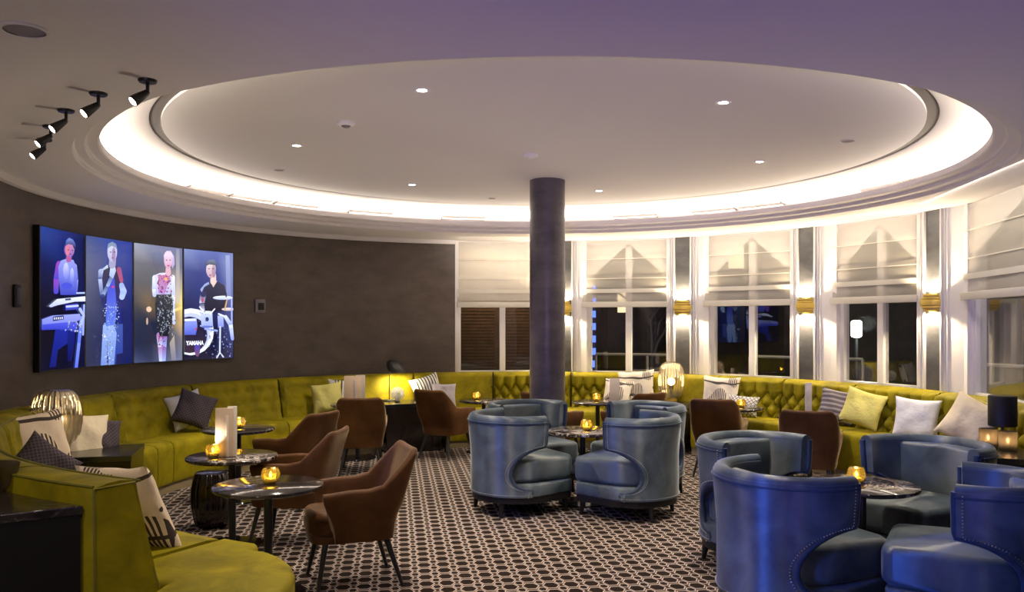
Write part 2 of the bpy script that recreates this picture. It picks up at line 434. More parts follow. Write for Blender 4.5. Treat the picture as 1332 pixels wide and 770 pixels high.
# stepped ring, hidden light trough and cove
prof = [(3.29, ZL), (3.29, ZL + .028), (3.276, ZL + .036), (3.225, ZL + .036), (3.22, ZL + .04), (3.22, ZL + .064), (3.206, ZL + .072), (3.15, ZL + .072), (3.14, ZL + .078),
        (3.14, ZL + .125), (3.15, ZL + .13), (3.17, ZL + .13), (3.18, ZL + .12), (3.18, ZL + .085)]
mb = MB().lathe(prof, NS, (RC[0], RC[1], 0), cap=False)
struct(mb.build('trim_1', M['ceil'], ang=25))
prof = [(3.18, ZL + .085), (3.58, ZL + .085), (3.62, ZL + .12), (3.60, ZL + .165), (3.50, ZL + .207), (3.34, ZL + .238), (3.14, ZL + .262), (2.95, ZL + .274), (2.868, ZL + .278), (2.85, ZL + .284), (2.85, ZL + .40), (2.776, ZL + .40), (2.776, ZL + .275)]
mb = MB().lathe(prof, NS, (RC[0], RC[1], 0), cap=False)
struct(mb.build('trim_2', M['ceil'], ang=30))
mb = MB().lathe([(2.776, ZL + .292), (2.85, ZL + .292), (2.85, ZL + .30), (2.776, ZL + .30)], NS, (RC[0], RC[1], 0), cap=False)  # flat dark ring, painted shade for the groove between cove and disc
struct(mb.build('groove_shade', M['slot_shade'], ang=30))
RD = 2.776
def dome(r): return ZL + .275 + .06 * (1 - (r / RD) ** 2)
mb = MB().lathe([(RD * j / 20, dome(RD * j / 20)) for j in range(21)], NS, (RC[0], RC[1], 0), cap=False)
struct(mb.build('ceiling_recess', M['ceil'], ang=60))
def dome_at(px, py):
    z = 2.85
    for _ in range(12):
        p = at(px, py, z); z = dome(math.hypot(p.x - RC[0], p.y - RC[1]))
    p = at(px, py, z); return p

th_w1 = th_px(592)
TL0, TR0 = -112.0, 116.0
def arc_wall(mb, t0, t1, r0, r1, z0, z1, mi=0, n=None):
    n = n or max(2, int(abs(t1 - t0) / 2.5) + 1)
    def fn(u, v):
        t = t0 + (t1 - t0) * u
        k = int(round(v * 4)) % 4
        r, z = ((r0, z0), (r0, z1), (r1, z1), (r1, z0))[k]
        return pol(t, r, z)
    o = len(mb.v); mb.grid(fn, n, 4, cv=True, mi=mi)
    mb.f.append((o, o + 1, o + 2, o + 3)); mb.m.append(mi)
    e = o + (n - 1) * 4; mb.f.append((e, e + 3, e + 2, e + 1)); mb.m.append(mi)
def arc_wall_fix(*a, **k): return arc_wall(*a, **k)
mb = MB(); arc_wall(mb, TL0, th_w1, RW, RW + .12, 0, 2.6)
pe = pol(TL0, RW)
mb.box((pe.x - .06, (pe.y - 4.4) / 2, 1.3), (.12, pe.y + 4.4, 2.6))
struct(mb.build('wall_left', M['wall'], ang=30))
# slim cornice where the dark wall meets the ceiling
mb = MB(); arc_wall(mb, TL0, th_w1, RW - .05, RW, ZL - .05, ZL)
struct(mb.build('trim_3', M['ceil'], ang=30))
mb = MB().box((0, -4.45, 1.3), (9.2, .1, 2.6)); struct(mb.build('wall_back', M['wall'], ang=0))

# window bays: (left px, right px); piers between them: (white px, dark px, dark px, white px)
bays = [(592, 711), (756, 870), (915, 1031), (1081, 1196), (1254, None)]
piers = [(711, 722, 743, 756), (870, 879, 898, 915), (1031, 1040, 1060, 1081), (1196, 1206, 1226, 1254)]
wallr = MB(); SILL = .84; WTOP = 2.52
for a, b, c, d in piers:
    ta, tb, tc_, td = [th_px(x) for x in (a, b, c, d)]
    arc_wall(wallr, ta, td, RW, RW + .16, 0, 2.6, 0, n=4)
    arc_wall(wallr, tb, tc_, RW - .012, RW, 0, 2.58, 1, n=4)
    for t, s in ((tb, -1), (tc_, 1)):                       # fluted mouldings on both sides of the dark strip
        for off, w, dep in ((.012, .018, .035), (.045, .012, .02), (.075, .010, .014)):
            tt = t + s * math.degrees(off / RW); hw = math.degrees(w / 2 / RW)
            if s < 0 and tt - hw < ta: continue
            arc_wall(wallr, tt - hw, tt + hw, RW - dep, RW, 0, 2.58, 0, n=2)
tends = [(th_px(a), th_px(b) if b else TR0) for a, b in bays]
for (t0, t1) in tends:
    arc_wall(wallr, t0, t1, RW + .02, RW + .16, 0, SILL, 0); arc_wall(wallr, t0, t1, RW + .02, RW + .16, WTOP, 2.6, 0)
pe = pol(TR0, RW)
wallr.box((pe.x + .06, (pe.y - 4.4) / 2, 1.3), (.12, pe.y + 4.4, 2.6), mi=1)
struct(wallr.build('wall_right', [M['white'], M['pilaster']], ang=30))

def bay_mat(t0, t1, r=RW):
    a, b = pol(t0, r), pol(t1, r); x = (b - a); w = x.length; x.normalize(); z = Vector((0, 0, 1)); y = z.cross(x)
    Mx = Matrix.Identity(4)
    for i in range(3): Mx[i][0] = x[i]; Mx[i][1] = y[i]; Mx[i][2] = z[i]; Mx[i][3] = a[i]
    return Mx, w
def lb(mb, x0, x1, y0, y1, z0, z1, mi=0, bev=0.0):
    mb.box(((x0 + x1) / 2, (y0 + y1) / 2, (z0 + z1) / 2), (abs(x1 - x0), abs(y1 - y0), abs(z1 - z0)), mi=mi, bev=bev)

blind_desc = ['sheer roman blind on the first window, left of the round column', 'sheer roman blind on the window just right of the round column',
              'sheer roman blind over the window behind the barrel lamp table', 'sheer roman blind on the second window from the right edge', 'sheer roman blind on the rightmost window, cut by the photo edge']
for i, (t0, t1) in enumerate(tends):
    Mx, w = bay_mat(t0, t1)
    zt = 1.72
    fr = 2 * .045
    f = MB(); J = .075 if i else .07
    jl = .075 if i == 0 else (.12 if i < 3 else .13)
    jr = .03
    lb(f, -.02, jl * .6, .0, .16, SILL, 2.58); lb(f, jl * .6, jl, .05, .13, SILL, 2.58)
    lb(f, w - jr, w + .02, .0, .16, SILL, 2.58)
    lb(f, jl, w - jr, .05, .13, SILL, SILL + .05); lb(f, jl, w - jr, .05, .13, WTOP - .05, 2.58)
    mid = (jl + w - jr) / 2
    lb(f, mid - .037, mid + .037, .05, .13, SILL, WTOP)
    o = struct(f.build('window_%d' % (i + 1), M['white'], ang=0)); o.matrix_world = Mx
    for x0, x1 in ((jl, mid - .037), (mid + .037, w - jr)):
        g = MB(); lb(g, x0, x1, .088, .094, SILL + .05, WTOP - .05)
        p = g.build('pane', M['pane'], o, ang=0)
    # roman blind, hung in front of the glass
    zbot = 1.725
    b0, b1 = (.03 if i == 0 else .02), w - .01
    bl = MB()
    def fn(u, v):
        x = b0 + (b1 - b0) * u; z = zbot + (2.56 - zbot) * v
        y = .012 - .02 * max(0, .25 - v) * 2 - .008 * abs(math.sin(v * PI * 4.2)) - .004 * math.sin(u * 9 + i)
        return (x, y, z)
    bl.grid(fn, 14, 40)
    bo = bl.build('roman_blind', M['blind'], ang=60, recalc=False); tag(bo, blind_desc[i], 'blind', 'sheer roman blinds'); bo.matrix_world = Mx
    h = MB(); lb(h, b0 - .006, b1 + .006, -.04, -.016, zbot - .015, zbot + .055, bev=.008)
    for zz, tk in ((zbot + .17, .05), (zbot + .35, .008), (zbot + .60, .008)):
        lb(h, b0, b1, -.014 if tk > .02 else -.010, -.006 if tk > .02 else -.004, zz, zz + tk)
    h.build('hem', M['blindhem'], bo, ang=40)
    # tied back sheers between blind and glass
    for side in (0, 1):
        cu = MB()
        full = (i == 0) or (i == 4 and side == 1)
        def fc(u, v, side=side):
            z = 1.80 + (2.54 - 1.80) * v
            span = (w - jl) * .5
            wid = span if full else span * (.05 + .95 * max(0.0, (v - .42) / .58))
            x = jl + wid * u if side == 0 else w - jr - wid * u
            y = .034 + .006 * math.sin(u * 40 + side)
            return (x, y, z)
        cu.grid(fc, 40, 16)
        c = cu.build('sheer_curtain', M['curtain'], ang=80, recalc=False)
        where = ['first window left of the column', 'window just right of the column', 'window behind the barrel lamp table', 'second window from the right edge', 'rightmost window'][i]
        tag(c, 'white sheer curtain behind the blind, %s half of the %s' % (('left', 'right')[side], where), 'curtain', 'sheer curtains behind the blinds'); c.matrix_world = Mx
    # warm strip lamp under the ceiling edge, washing blind and frame
    la = bpy.data.lights.new('window_top_strip', 'AREA'); la.shape = 'RECTANGLE'; la.size = w * .95; la.size_y = .02; la.energy = 3.2 * w; la.color = (1, .88, .72)
    lo = bpy.data.objects.new('window_top_strip', la); col.objects.link(lo); c = Mx @ Vector((w / 2, -.42, 2.568)); lo.location = c
    dirn = (Mx.to_3x3() @ Vector((0, .55, -1))); lo.rotation_euler = dirn.to_track_quat('-Z', 'Y').to_euler()
    l2 = bpy.data.lights.new('curtain_fill_light', 'POINT'); l2.energy = 10 * w; l2.color = (1, .88, .70); l2.shadow_soft_size = .15  # unseen lamp added outside to light blind and sheers from behind
    o2 = bpy.data.objects.new('curtain_fill_light', l2); col.objects.link(o2); o2.location = Mx @ Vector((w / 2, 1.0, 2.36))

# ------------------------------------------------------------------ column
cp = atd(712, 8.10)
mb = MB().lathe([(.172, 0), (.172, dome(math.hypot(cp.x - RC[0], cp.y - RC[1])) + .004)], 48, (cp.x, cp.y, 0))
o = struct(mb.build('column', M['column'], ang=50))

# ------------------------------------------------------------------ wall sconces
def make_sconce():
    t = thing('wall_sconce', '', 'wall lamp', group='gold wall sconces')
    def half(prof):
        m = MB(); n = 20
        m.grid(lambda u, v: (prof[int(round(v * (len(prof) - 1)))][0] * math.cos(PI * u), -prof[int(round(v * (len(prof) - 1)))][0] * math.sin(PI * u), prof[int(round(v * (len(prof) - 1)))][1]), n, len(prof)); return m
    pr = []
    for z, r in ((-.075, .092), (-.048, .105), (-.022, .115), (.022, .115), (.048, .105), (.075, .092)):
        pass
    tiers = [(-.080, -.058, .092), (-.054, -.030, .108), (.030, .054, .108), (.058, .080, .092)]
    m = MB()
    for z0, z1, r in tiers: m.join(half([(r - .012, z0), (r, z0 + .003), (r, z1 - .003), (r - .012, z1)]))
    sh = m.build('shade', M['gold'], t, ang=40)
    m = half([(.09, -.03), (.114, -.026), (.118, 0), (.114, .026), (.09, .03)]); m.build('band', M['gold'], t, ang=40)
    m = half([(.080, -.078), (.080, .078)]); m.build('liner', M['gold'], t, ang=40)
    m = MB(); lb(m, -.05, .05, -.012, 0, -.09, .09, bev=.004); m.build('backplate', M['gold'], t)
    for s in (-1, 1):
        m = MB().ball((0, -.045, s * .05), .018); m.build('bulb', M['sconcebulb'], t, ang=60)
    return t
sc0 = make_sconce()
sdesc = ['gold tiered wall sconce half hidden behind the round column', 'gold tiered wall sconce above the barrel lamp table', 'gold tiered wall sconce between the two middle right windows', 'gold tiered wall sconce on the rightmost dark pilaster']
for i, (a, b, c, d) in enumerate(piers):
    th = (th_px(b) + th_px(c)) / 2; p = pol(th, RW - .013, 1.70)
    if i == 0: s = sc0; s['label'] = sdesc[0]
    else: s = dup(sc0, sdesc[i])
    s.location = p; s.rotation_euler = (0, 0, -math.radians(th))
    for sg in (-1, 1):
        la = bpy.data.lights.new('sconce_lamp', 'SPOT'); la.energy = 38; la.spot_size = math.radians(150); la.spot_blend = .35; la.shadow_soft_size = .02; la.color = (1, .80, .52)
        lo = bpy.data.objects.new('sconce_lamp', la); col.objects.link(lo); lo.location = pol(th, RW - .075, 1.70 + sg * .075)
        q = pol(th, RW - .062, 1.70 + sg * .4) - lo.location; lo.rotation_euler = q.to_track_quat('-Z', 'Y').to_euler()

# ------------------------------------------------------------------ ceiling fittings
def make_down():
    t = thing('ceiling_downlight', '', 'ceiling light', group='recessed downlights in the round ceiling')
    MB().lathe([(.030, -.004), (.046, -.006), (.050, -.002), (.050, .012), (.030, .012)], 24, cap=False).build('trim_ring', M['plasticwhite'], t)
    MB().lathe([(0, -.003), (.031, -.003), (.031, .006), (0, .006)], 20, cap=False).build('lens', M['lens'], t); return t
dd = [(549, 117, 'recessed downlight in the round ceiling, nearest one left of the column'), (941, 133, 'recessed downlight in the round ceiling, nearest one right of the column'),
      (386, 189, 'recessed downlight near the left rim of the round ceiling'), (536, 240, 'small far recessed downlight left of the column near the cove'),
      (779, 248, 'small far recessed downlight just right of the column'), (988, 210, 'recessed downlight near the right rim, beyond the flat dark disc')]
d0 = make_down()
for i, (x, y, lab) in enumerate(dd):
    p = dome_at(x, y)
    o = d0 if i == 0 else dup(d0, lab)
    o['label'] = lab; o.location = p
    la = bpy.data.lights.new('downlight_lamp', 'SPOT'); la.energy = 140; la.spot_size = math.radians(100); la.spot_blend = .6; la.shadow_soft_size = .03; la.color = (1, .86, .66)
    lo = bpy.data.objects.new('downlight_lamp', la); col.objects.link(lo); lo.location = p - Vector((0, 0, .03))
for i, (x, y, lab) in enumerate(((450, 159, 'white smoke detector on the round ceiling, between two downlights at left'), (690, 201, 'white smoke detector on the ceiling above the column'))):
    t = thing('smoke_detector', lab, 'smoke detector', dome_at(x, y), group='smoke detectors')
    MB().lathe([(.0, -.036), (.022, -.036), (.034, -.026), (.036, -.02)], 24, cap=False).build('sensor_cap', M['greygrille'] if i == 0 else M['plasticwhite'], t)
    MB().lathe([(.034, -.026), (.058, -.02), (.064, -.012), (.064, .014), (0, .014)], 28, cap=False).build('housing', M['plasticwhite'], t)
for i, (x, y, r, lab) in enumerate(((363, 221, .05, 'small flat grey disc in the round ceiling near the left rim'), (1103, 183, .055, 'flat grey speaker disc in the round ceiling near the right rim'), (640, 258, .045, 'tiny flat grey disc in the round ceiling beside the column'))):
    t = thing('ceiling_speaker', lab, 'speaker', dome_at(x, y), group='ceiling speakers')
    MB().lathe([(0, -.004), (r * .86, -.004), (r * .86, .012), (0, .012)], 28, cap=False).build('grille', M['greygrille'], t)
    MB().lathe([(r * .86, -.005), (r, -.004), (r, .012), (r * .86, .012)], 28, cap=False).build('rim', M['ceil'], t)
p = at(32, 38, ZL); t = thing('ceiling_speaker', 'large round speaker in the lower ceiling at the top left corner', 'speaker', p, group='ceiling speakers')
MB().lathe([(0, -.004), (.07, -.004), (.07, .012), (0, .012)], 36, cap=False).build('grille', M['greygrille'], t)
MB().lathe([(.07, -.008), (.082, -.006), (.085, 0), (.085, .012), (.07, .012)], 36, cap=False).build('rim', M['ceil'], t)

# black adjustable spots
spots = [((192, 104), (171, 129), 'black ceiling spot nearest the camera, rightmost of the row'), ((128, 121), (109, 147), 'second black ceiling spot from the right in the row of five'),
         ((86, 143), (69, 167), 'middle black ceiling spot of the row of five'), ((66, 164), (53, 189), 'fourth black ceiling spot, next to last towards the dark wall'), ((58, 181), (42, 203), 'last black ceiling spot, closest to the dark wall')]
def make_spot():
    t = thing('ceiling_spotlight', '', 'spotlight', group='row of black ceiling spots')
    MB().lathe([(0, -.012), (.036, -.012), (.04, -.006), (.04, .003), (0, .003)], 24, cap=False).build('canopy', M['blackmetal'], t)
    MB().tube([(0, 0, -.008), (0, 0, -.045), (-.008, 0, -.06)], .008, 10).build('stem', M['blackmetal'], t)
    hd = MB().lathe([(0, .05), (.010, .048), (.014, .04), (.024, -.025), (.025, -.042), (.021, -.043), (.020, -.034), (0, -.034)], 20, cap=False)
    Mh = Matrix.Translation((-.034, 0, -.082)) @ Matrix.Rotation(math.radians(50), 4, 'Y')
    h = hd.xf(Mh).build('lamp_head', M['blackmetal'], t)
    MB().lathe([(0, -.040), (.020, -.040), (.020, -.035), (0, -.035)], 18, cap=False).xf(Mh).build('lens', M['spotlens'], h)
    return t
s0 = make_spot()
for i, (mp_, hp, lab) in enumerate(spots):
    p = at(mp_[0], mp_[1], ZL)
    o = s0 if i == 0 else dup(s0, lab)
    o['label'] = lab; o.location = p; o.rotation_euler = (0, 0, math.radians(48))
    la = bpy.data.lights.new('ceiling_spot_lamp', 'SPOT'); la.energy = 40; la.spot_size = math.radians(70); la.spot_blend = .7; la.shadow_soft_size = .03; la.color = (1, .88, .72)
    lo = bpy.data.objects.new('ceiling_spot_lamp', la); col.objects.link(lo)
    dr = Matrix.Rotation(math.radians(48), 3, 'Z') @ Vector((-math.sin(math.radians(50)), 0, -math.cos(math.radians(50))))
    lo.location = p + Matrix.Rotation(math.radians(48), 3, 'Z') @ Vector((-.034, 0, -.082)) + dr * .06; lo.rotation_euler = dr.to_track_quat('-Z', 'Y').to_euler()

# slot air vents along the cove
vents = [(185, 'leftmost slot air vent in the glowing cove'), (268, 'second slot vent from the left in the glowing cove'), (325, 'third slot vent from the left in the glowing cove'), (385, 'fourth slot vent from the left in the glowing cove'),
         (482, 'fifth slot vent from the left, alone left of the column'), (603, 'slot vent in the cove just left of the column'), (826, 'first slot vent in the cove right of the column'), (928, 'second slot vent right of the column in the cove'),
         (990, 'third slot vent right of the column in the cove'), (1148, 'third slot vent from the right end of the cove'), (1203, 'second slot vent from the right end of the cove'), (1246, 'rightmost slot air vent in the glowing cove')]
for px, lab in vents:
    p = ray_circle(px, RC, 3.45); th = theta(p, RC); hw = math.degrees(.26 / 3.45)
    t = thing('air_vent', lab, 'air vent', pol(th, 3.45, ZL + .2, RC), group='slot air vents in the cove')
    base = Vector(t.location)
    def strip(r0, z0, r1, z1, dr=.006, hw=hw):
        m = MB(); q = ((r0, z0), (r1, z1), (r1 + dr, z1 - dr), (r0 + dr, z0 - dr))
        def fn(u, v):
            k = int(round(v * 4)) % 4; return pol(th - hw + 2 * hw * u, q[k][0], q[k][1], RC) - base
        m.grid(fn, 14, 4, cv=True)
        m.f.append((0, 1, 2, 3)); m.m.append(0); e = 13 * 4; m.f.append((e, e + 1, e + 2, e + 3)); m.m.append(0); return m
    strip(3.548, ZL + .166, 3.535, ZL + .172, -.010).build('frame', M['plasticwhite'], t, ang=30)
    strip(3.535, ZL + .174, 3.39, ZL + .212, -.004).build('slot', M['slot_shade'], t, ang=30)
    strip(3.485, ZL + .180, 3.455, ZL + .188, -.006, hw * .98).build('blade', M['plasticwhite'], t, ang=30)
    strip(3.390, ZL + .212, 3.378, ZL + .215, -.010).build('frame', M['plasticwhite'], t, ang=30)

NA = 36
for k in range(NA):
    a = 2 * PI * (k + .5) / NA
    la = bpy.data.lights.new('cove_strip', 'AREA'); la.shape = 'RECTANGLE'; la.size = 2 * PI * 3.3 / NA; la.size_y = .08; la.energy = 5.6; la.color = (1, .87, .70)
    lo = bpy.data.objects.new('cove_strip', la); col.objects.link(lo); lo.location = (RC[0] + 3.32 * math.cos(a), RC[1] + 3.32 * math.sin(a), ZL + .092)
    lo.rotation_euler = Vector((-.35 * math.cos(a), -.35 * math.sin(a), 1)).to_track_quat('-Z', 'Y').to_euler()

# ------------------------------------------------------------------ video wall
def screen_mat():
    m, nt, out = mat('video_screen'); a = N(nt, 'ShaderNodeAttribute', attribute_name='Col'); p = N(nt, 'ShaderNodeBsdfPrincipled')
    p.inputs['Base Color'].default_value = (.005, .005, .006, 1); p.inputs['Roughness'].default_value = .12
    L(nt, a.outputs['Color'], p.inputs['Emission Color']); p.inputs['Emission Strength'].default_value = .85
    L(nt, p.outputs[0], out.inputs[0]); return m
M['screen'] = screen_mat()
def lin(c): return tuple((x / 255.0) ** 2.2 for x in c)
class Pic:
    def __init__(s, xl, xr, ytl, ytr, ybl, ybr, w, h):
        s.q = (xl, xr, ytl, ytr, ybl, ybr); s.w = w; s.h = h; s.v = []; s.c = []; s.f = []; s.k = 0
    def uv(s, x, y):
        xl, xr, ytl, ytr, ybl, ybr = s.q; u = (x - xl) / (xr - xl); yt = ytl + (ytr - ytl) * u; yb = ybl + (ybr - ybl) * u
        return max(0, min(1, u)), max(0, min(1, 1 - (y - yt) / (yb - yt)))
    def poly(s, pts, c, c2=None):
        s.k += 1; o = len(s.v); ys = [p[1] for p in pts]; y0, y1 = min(ys), max(ys)
        for x, y in pts:
            u, v = s.uv(x, y); s.v.append((u * s.w, -.0005 - .00025 * s.k, v * s.h))
            t = (y - y0) / max(1e-6, y1 - y0); cc = c if c2 is None else tuple(a + (b - a) * t for a, b in zip(c, c2))
            s.c.append(lin(cc) + (1,))
        s.f.append(tuple(range(o, o + len(pts))))
    def ell(s, x, y, rx, ry, c, c2=None, n=20, a0=0):
        s.poly([(x + rx * math.cos(2 * PI * k / n) * math.cos(a0) - ry * math.sin(2 * PI * k / n) * math.sin(a0), y + rx * math.cos(2 * PI * k / n) * math.sin(a0) + ry * math.sin(2 * PI * k / n) * math.cos(a0)) for k in range(n)], c, c2)
    def limb(s, pts, c, c2=None):
        for (x0, y0, r0), (x1, y1, r1) in zip(pts, pts[1:]):
            dx, dy = x1 - x0, y1 - y0; l = math.hypot(dx, dy) or 1; nx, ny = -dy / l, dx / l
            s.poly([(x0 + nx * r0, y0 + ny * r0), (x1 + nx * r1, y1 + ny * r1), (x1 - nx * r1, y1 - ny * r1), (x0 - nx * r0, y0 - ny * r0)], c, c2)
            s.ell(x1, y1, r1, r1, c2 or c, n=10)
        s.ell(pts[0][0], pts[0][1], pts[0][2], pts[0][2], c, n=10)
    def bg(s, cols):   # rows of (left, mid, right) colours from top to bottom
        o = len(s.v); R = len(cols); C = len(cols[0])
        for j, row in enumerate(cols):
            for i, c in enumerate(row):
                s.v.append((s.w * i / (C - 1), -.0003, s.h * (1 - j / (R - 1)))); s.c.append(lin(c) + (1,))
        for j in range(R - 1):
            for i in range(C - 1): a = o + j * C + i; s.f.append((a, a + 1, a + C + 1, a + C))
    def specks(s, x0, x1, y0, y1, n, c, r=2.0, seed=1):
        rd = random.Random(seed)
        for _ in range(n):
            x, y = rd.uniform(x0, x1), rd.uniform(y0, y1); q = rd.uniform(.4, 1); g = rd.uniform(.5, 1); s.ell(x, y, r * q, r * q * 1.3, tuple(v * g for v in c), n=5)
    def build(s, parent):
        me = bpy.data.meshes.new('picture'); me.from_pydata(s.v, [], s.f); at_ = me.color_attributes.new('Col', 'FLOAT_COLOR', 'POINT')
        at_.data.foreach_set('color', [x for c in s.c for x in c]); me.materials.append(M['screen'])
        o = bpy.data.objects.new('picture', me); col.objects.link(o); o.parent = parent; return o
ZS0, ZS1 = 1.115, 2.28
spx = [51, 110.5, 173, 238, 304]
slabs = ['leftmost portrait video screen, showing a musician at two keyboards', 'second portrait video screen, showing a standing man in a dark jacket', 'third portrait video screen, showing a woman with hands down in a dark skirt', 'rightmost portrait video screen, showing a drummer behind a drum kit']
quads = [(80, 290, 45, 88, 745, 712), (300, 518, 92, 128, 716, 704), (92, 333, 138, 165, 738, 728), (342, 590, 168, 190, 727, 717)]
pics = []
for i in range(4):
    t0, t1 = th_px(spx[i], 3.90), th_px(spx[i + 1], 3.90)
    Mx, w = bay_mat(t0, t1, 3.90)
    t = thing('video_screen', slabs[i], 'screen', group='video wall screens'); t.matrix_world = Mx
    m = MB(); lb(m, 0, w, .002, .055, ZS0, ZS1, bev=.004); m.build('body', M['black'], t)
    e = .011
    m = MB(); lb(m, 0, w, -.003, .004, ZS0, ZS0 + e); lb(m, 0, w, -.003, .004, ZS1 - e, ZS1); lb(m, 0, e, -.003, .004, ZS0 + e, ZS1 - e); lb(m, w - e, w, -.003, .004, ZS0 + e, ZS1 - e)
    m.build('bezel', M['blackmetal'], t, ang=0)
    P = Pic(*quads[i], w - 2 * e, ZS1 - ZS0 - 2 * e); pics.append((P, t, e))
P = pics[0][0]          # keyboard player
P.bg([[(34, 62, 140), (22, 42, 118), (16, 26, 70)], [(14, 24, 74), (16, 30, 96), (14, 22, 62)], [(10, 14, 42), (9, 12, 40), (14, 22, 74)], [(8, 10, 30), (8, 10, 34), (12, 18, 60)], [(10, 14, 44), (8, 12, 40), (10, 14, 48)]])
P.poly([(150, 520), (220, 520), (212, 600), (160, 640), (150, 720), (120, 725), (140, 600)], (28, 44, 160), (20, 30, 110))
P.poly([(205, 520), (245, 515), (240, 600), (225, 690), (205, 690)], (24, 36, 130), (16, 24, 90))
P.limb([(165, 225, 14), (152, 300, 13), (150, 360, 11)], (140, 70, 185), (80, 70, 200))
P.limb([(238, 235, 12), (246, 300, 11), (242, 360, 10)], (150, 160, 235), (90, 90, 210))
P.poly([(172, 210), (198, 200), (232, 206), (252, 250), (250, 330), (244, 372), (170, 375), (162, 300), (160, 240)], (150, 160, 240), (60, 70, 190))
P.ell(196, 260, 14, 40, (200, 205, 250), (110, 120, 230)); P.ell(225, 280, 10, 36, (190, 200, 250), (100, 110, 220)); P.ell(200, 330, 26, 16, (70, 80, 210))
P.limb([(208, 205, 13), (212, 180, 13)], (170, 90, 150)); P.ell(212, 158, 24, 34, (200, 130, 165), (140, 105, 190)); P.ell(203, 162, 9, 24, (215, 120, 145))
P.poly([(190, 140), (196, 112), (210, 100), (228, 108), (242, 130), (243, 155), (232, 150), (226, 134), (206, 130)], (120, 140, 220), (20, 24, 60))
P.ell(206, 158, 4, 2.4, (40, 24, 60)); P.ell(226, 160, 4, 2.4, (40, 24, 60)); P.ell(215, 178, 6, 2, (120, 30, 60))
P.poly([(245, 360), (289, 358), (289, 366), (245, 368)], (170, 190, 250))
P.limb([(272, 480, 9), (258, 600, 8), (244, 722, 8)], (120, 140, 245), (90, 110, 240)); P.limb([(284, 420, 5), (278, 560, 5)], (150, 170, 250)); P.limb([(262, 440, 8), (282, 470, 6), (262, 520, 8)], (170, 185, 250))
P.poly([(112, 430), (150, 395), (289, 378), (289, 402), (235, 405), (150, 425), (122, 436)], (235, 240, 255), (180, 190, 250)); P.poly([(188, 392), (216, 389), (216, 398), (188, 401)], (60, 70, 120))
P.poly([(188, 422), (250, 412), (255, 440), (190, 448)], (60, 70, 190)); P.limb([(195, 430, 5), (250, 424, 5)], (190, 200, 255))
P.poly([(82, 495), (128, 475), (260, 462), (266, 488), (240, 500), (135, 520), (82, 545)], (150, 160, 250), (110, 120, 240)); P.poly([(130, 480), (180, 472), (180, 492), (130, 502)], (30, 36, 90))
for k in range(5): P.poly([(134 + k * 9, 484 - k), (139 + k * 9, 483 - k), (139 + k * 9, 494 - k), (134 + k * 9, 495 - k)], (220, 225, 255))
P.poly([(82, 520), (190, 505), (250, 505), (240, 545), (160, 540), (82, 547)], (80, 90, 225), (50, 60, 190)); P.specks(180, 270, 500, 550, 26, (190, 200, 255), 5, 3)
P = pics[1][0]          # standing man
P.bg([[(60, 78, 130), (40, 66, 150), (26, 52, 140)], [(70, 82, 120), (34, 58, 130), (24, 48, 130)], [(66, 72, 104), (20, 34, 86), (20, 36, 104)], [(46, 52, 82), (26, 34, 84), (18, 32, 96)], [(44, 48, 76), (30, 36, 84), (16, 30, 90)]])
P.poly([(385, 520), (470, 515), (470, 655), (440, 660), (436, 712), (366, 712), (376, 600)], (60, 84, 170), (40, 60, 150))
P.poly([(376, 520), (420, 500), (440, 560), (428, 712), (402, 712), (396, 600), (392, 712), (366, 712)], (150, 175, 235), (110, 140, 220))
P.poly([(358, 262), (392, 236), (440, 240), (462, 275), (470, 370), (462, 520), (436, 500), (400, 480), (372, 420), (362, 330)], (16, 22, 60), (24, 40, 130))
P.poly([(398, 300), (430, 300), (440, 440), (432, 520), (388, 525), (392, 420)], (50, 60, 200), (90, 120, 230))
P.limb([(366, 262, 11), (362, 300, 9), (370, 380, 8)], (170, 185, 225), (60, 80, 150)); P.poly([(358, 262), (396, 232), (400, 246), (372, 262), (360, 278)], (200, 215, 240), (120, 140, 190))
P.limb([(450, 255, 12), (462, 310, 9)], (150, 70, 120), (165, 75, 115)); P.limb([(462, 330, 12), (472, 360, 16), (464, 388, 13)], (150, 170, 225), (170, 190, 240))
P.limb([(372, 380, 9), (396, 330, 8), (418, 282, 9)], (40, 60, 120), (150, 175, 215)); P.poly([(408, 240), (428, 230), (434, 262), (420, 300), (402, 284)], (200, 215, 240), (150, 170, 220))
P.limb([(416, 235, 16), (418, 205, 16)], (150, 150, 190)); P.ell(416, 172, 23, 46, (200, 205, 225), (170, 170, 210)); P.ell(423, 184, 9, 34, (150, 130, 185), (150, 120, 170))
P.poly([(392, 160), (396, 132), (416, 122), (434, 134), (440, 164), (430, 150), (412, 142), (398, 152)], (120, 140, 170)); P.ell(408, 172, 4, 2.4, (30, 20, 60)); P.ell(426, 172, 4, 2.4, (30, 20, 60)); P.ell(417, 200, 6, 2, (120, 40, 70)); P.ell(419, 338, 7, 6, (200, 50, 120))
P.specks(372, 440, 410, 600, 110, (190, 210, 255), 3.6, 5); P.specks(366, 400, 600, 712, 60, (200, 220, 255), 3.6, 6); P.ell(362, 574, 6, 5, (230, 235, 255)); P.specks(350, 372, 560, 590, 6, (220, 225, 255), 4, 8)
P = pics[2][0]          # woman
P.bg([[(150, 155, 175), (120, 128, 160), (110, 115, 150), (100, 108, 150)], [(96, 98, 110), (92, 94, 108), (90, 92, 112), (100, 104, 130)], [(84, 84, 92), (86, 86, 92), (88, 86, 90), (170, 160, 140)], [(64, 64, 70), (110, 92, 70), (70, 62, 60), (230, 205, 120)], [(36, 44, 70), (34, 40, 64), (46, 46, 60), (180, 150, 100)], [(26, 36, 66), (26, 34, 60), (50, 50, 66), (110, 108, 120)], [(60, 72, 110), (44, 54, 90), (90, 94, 120), (110, 115, 150)]])
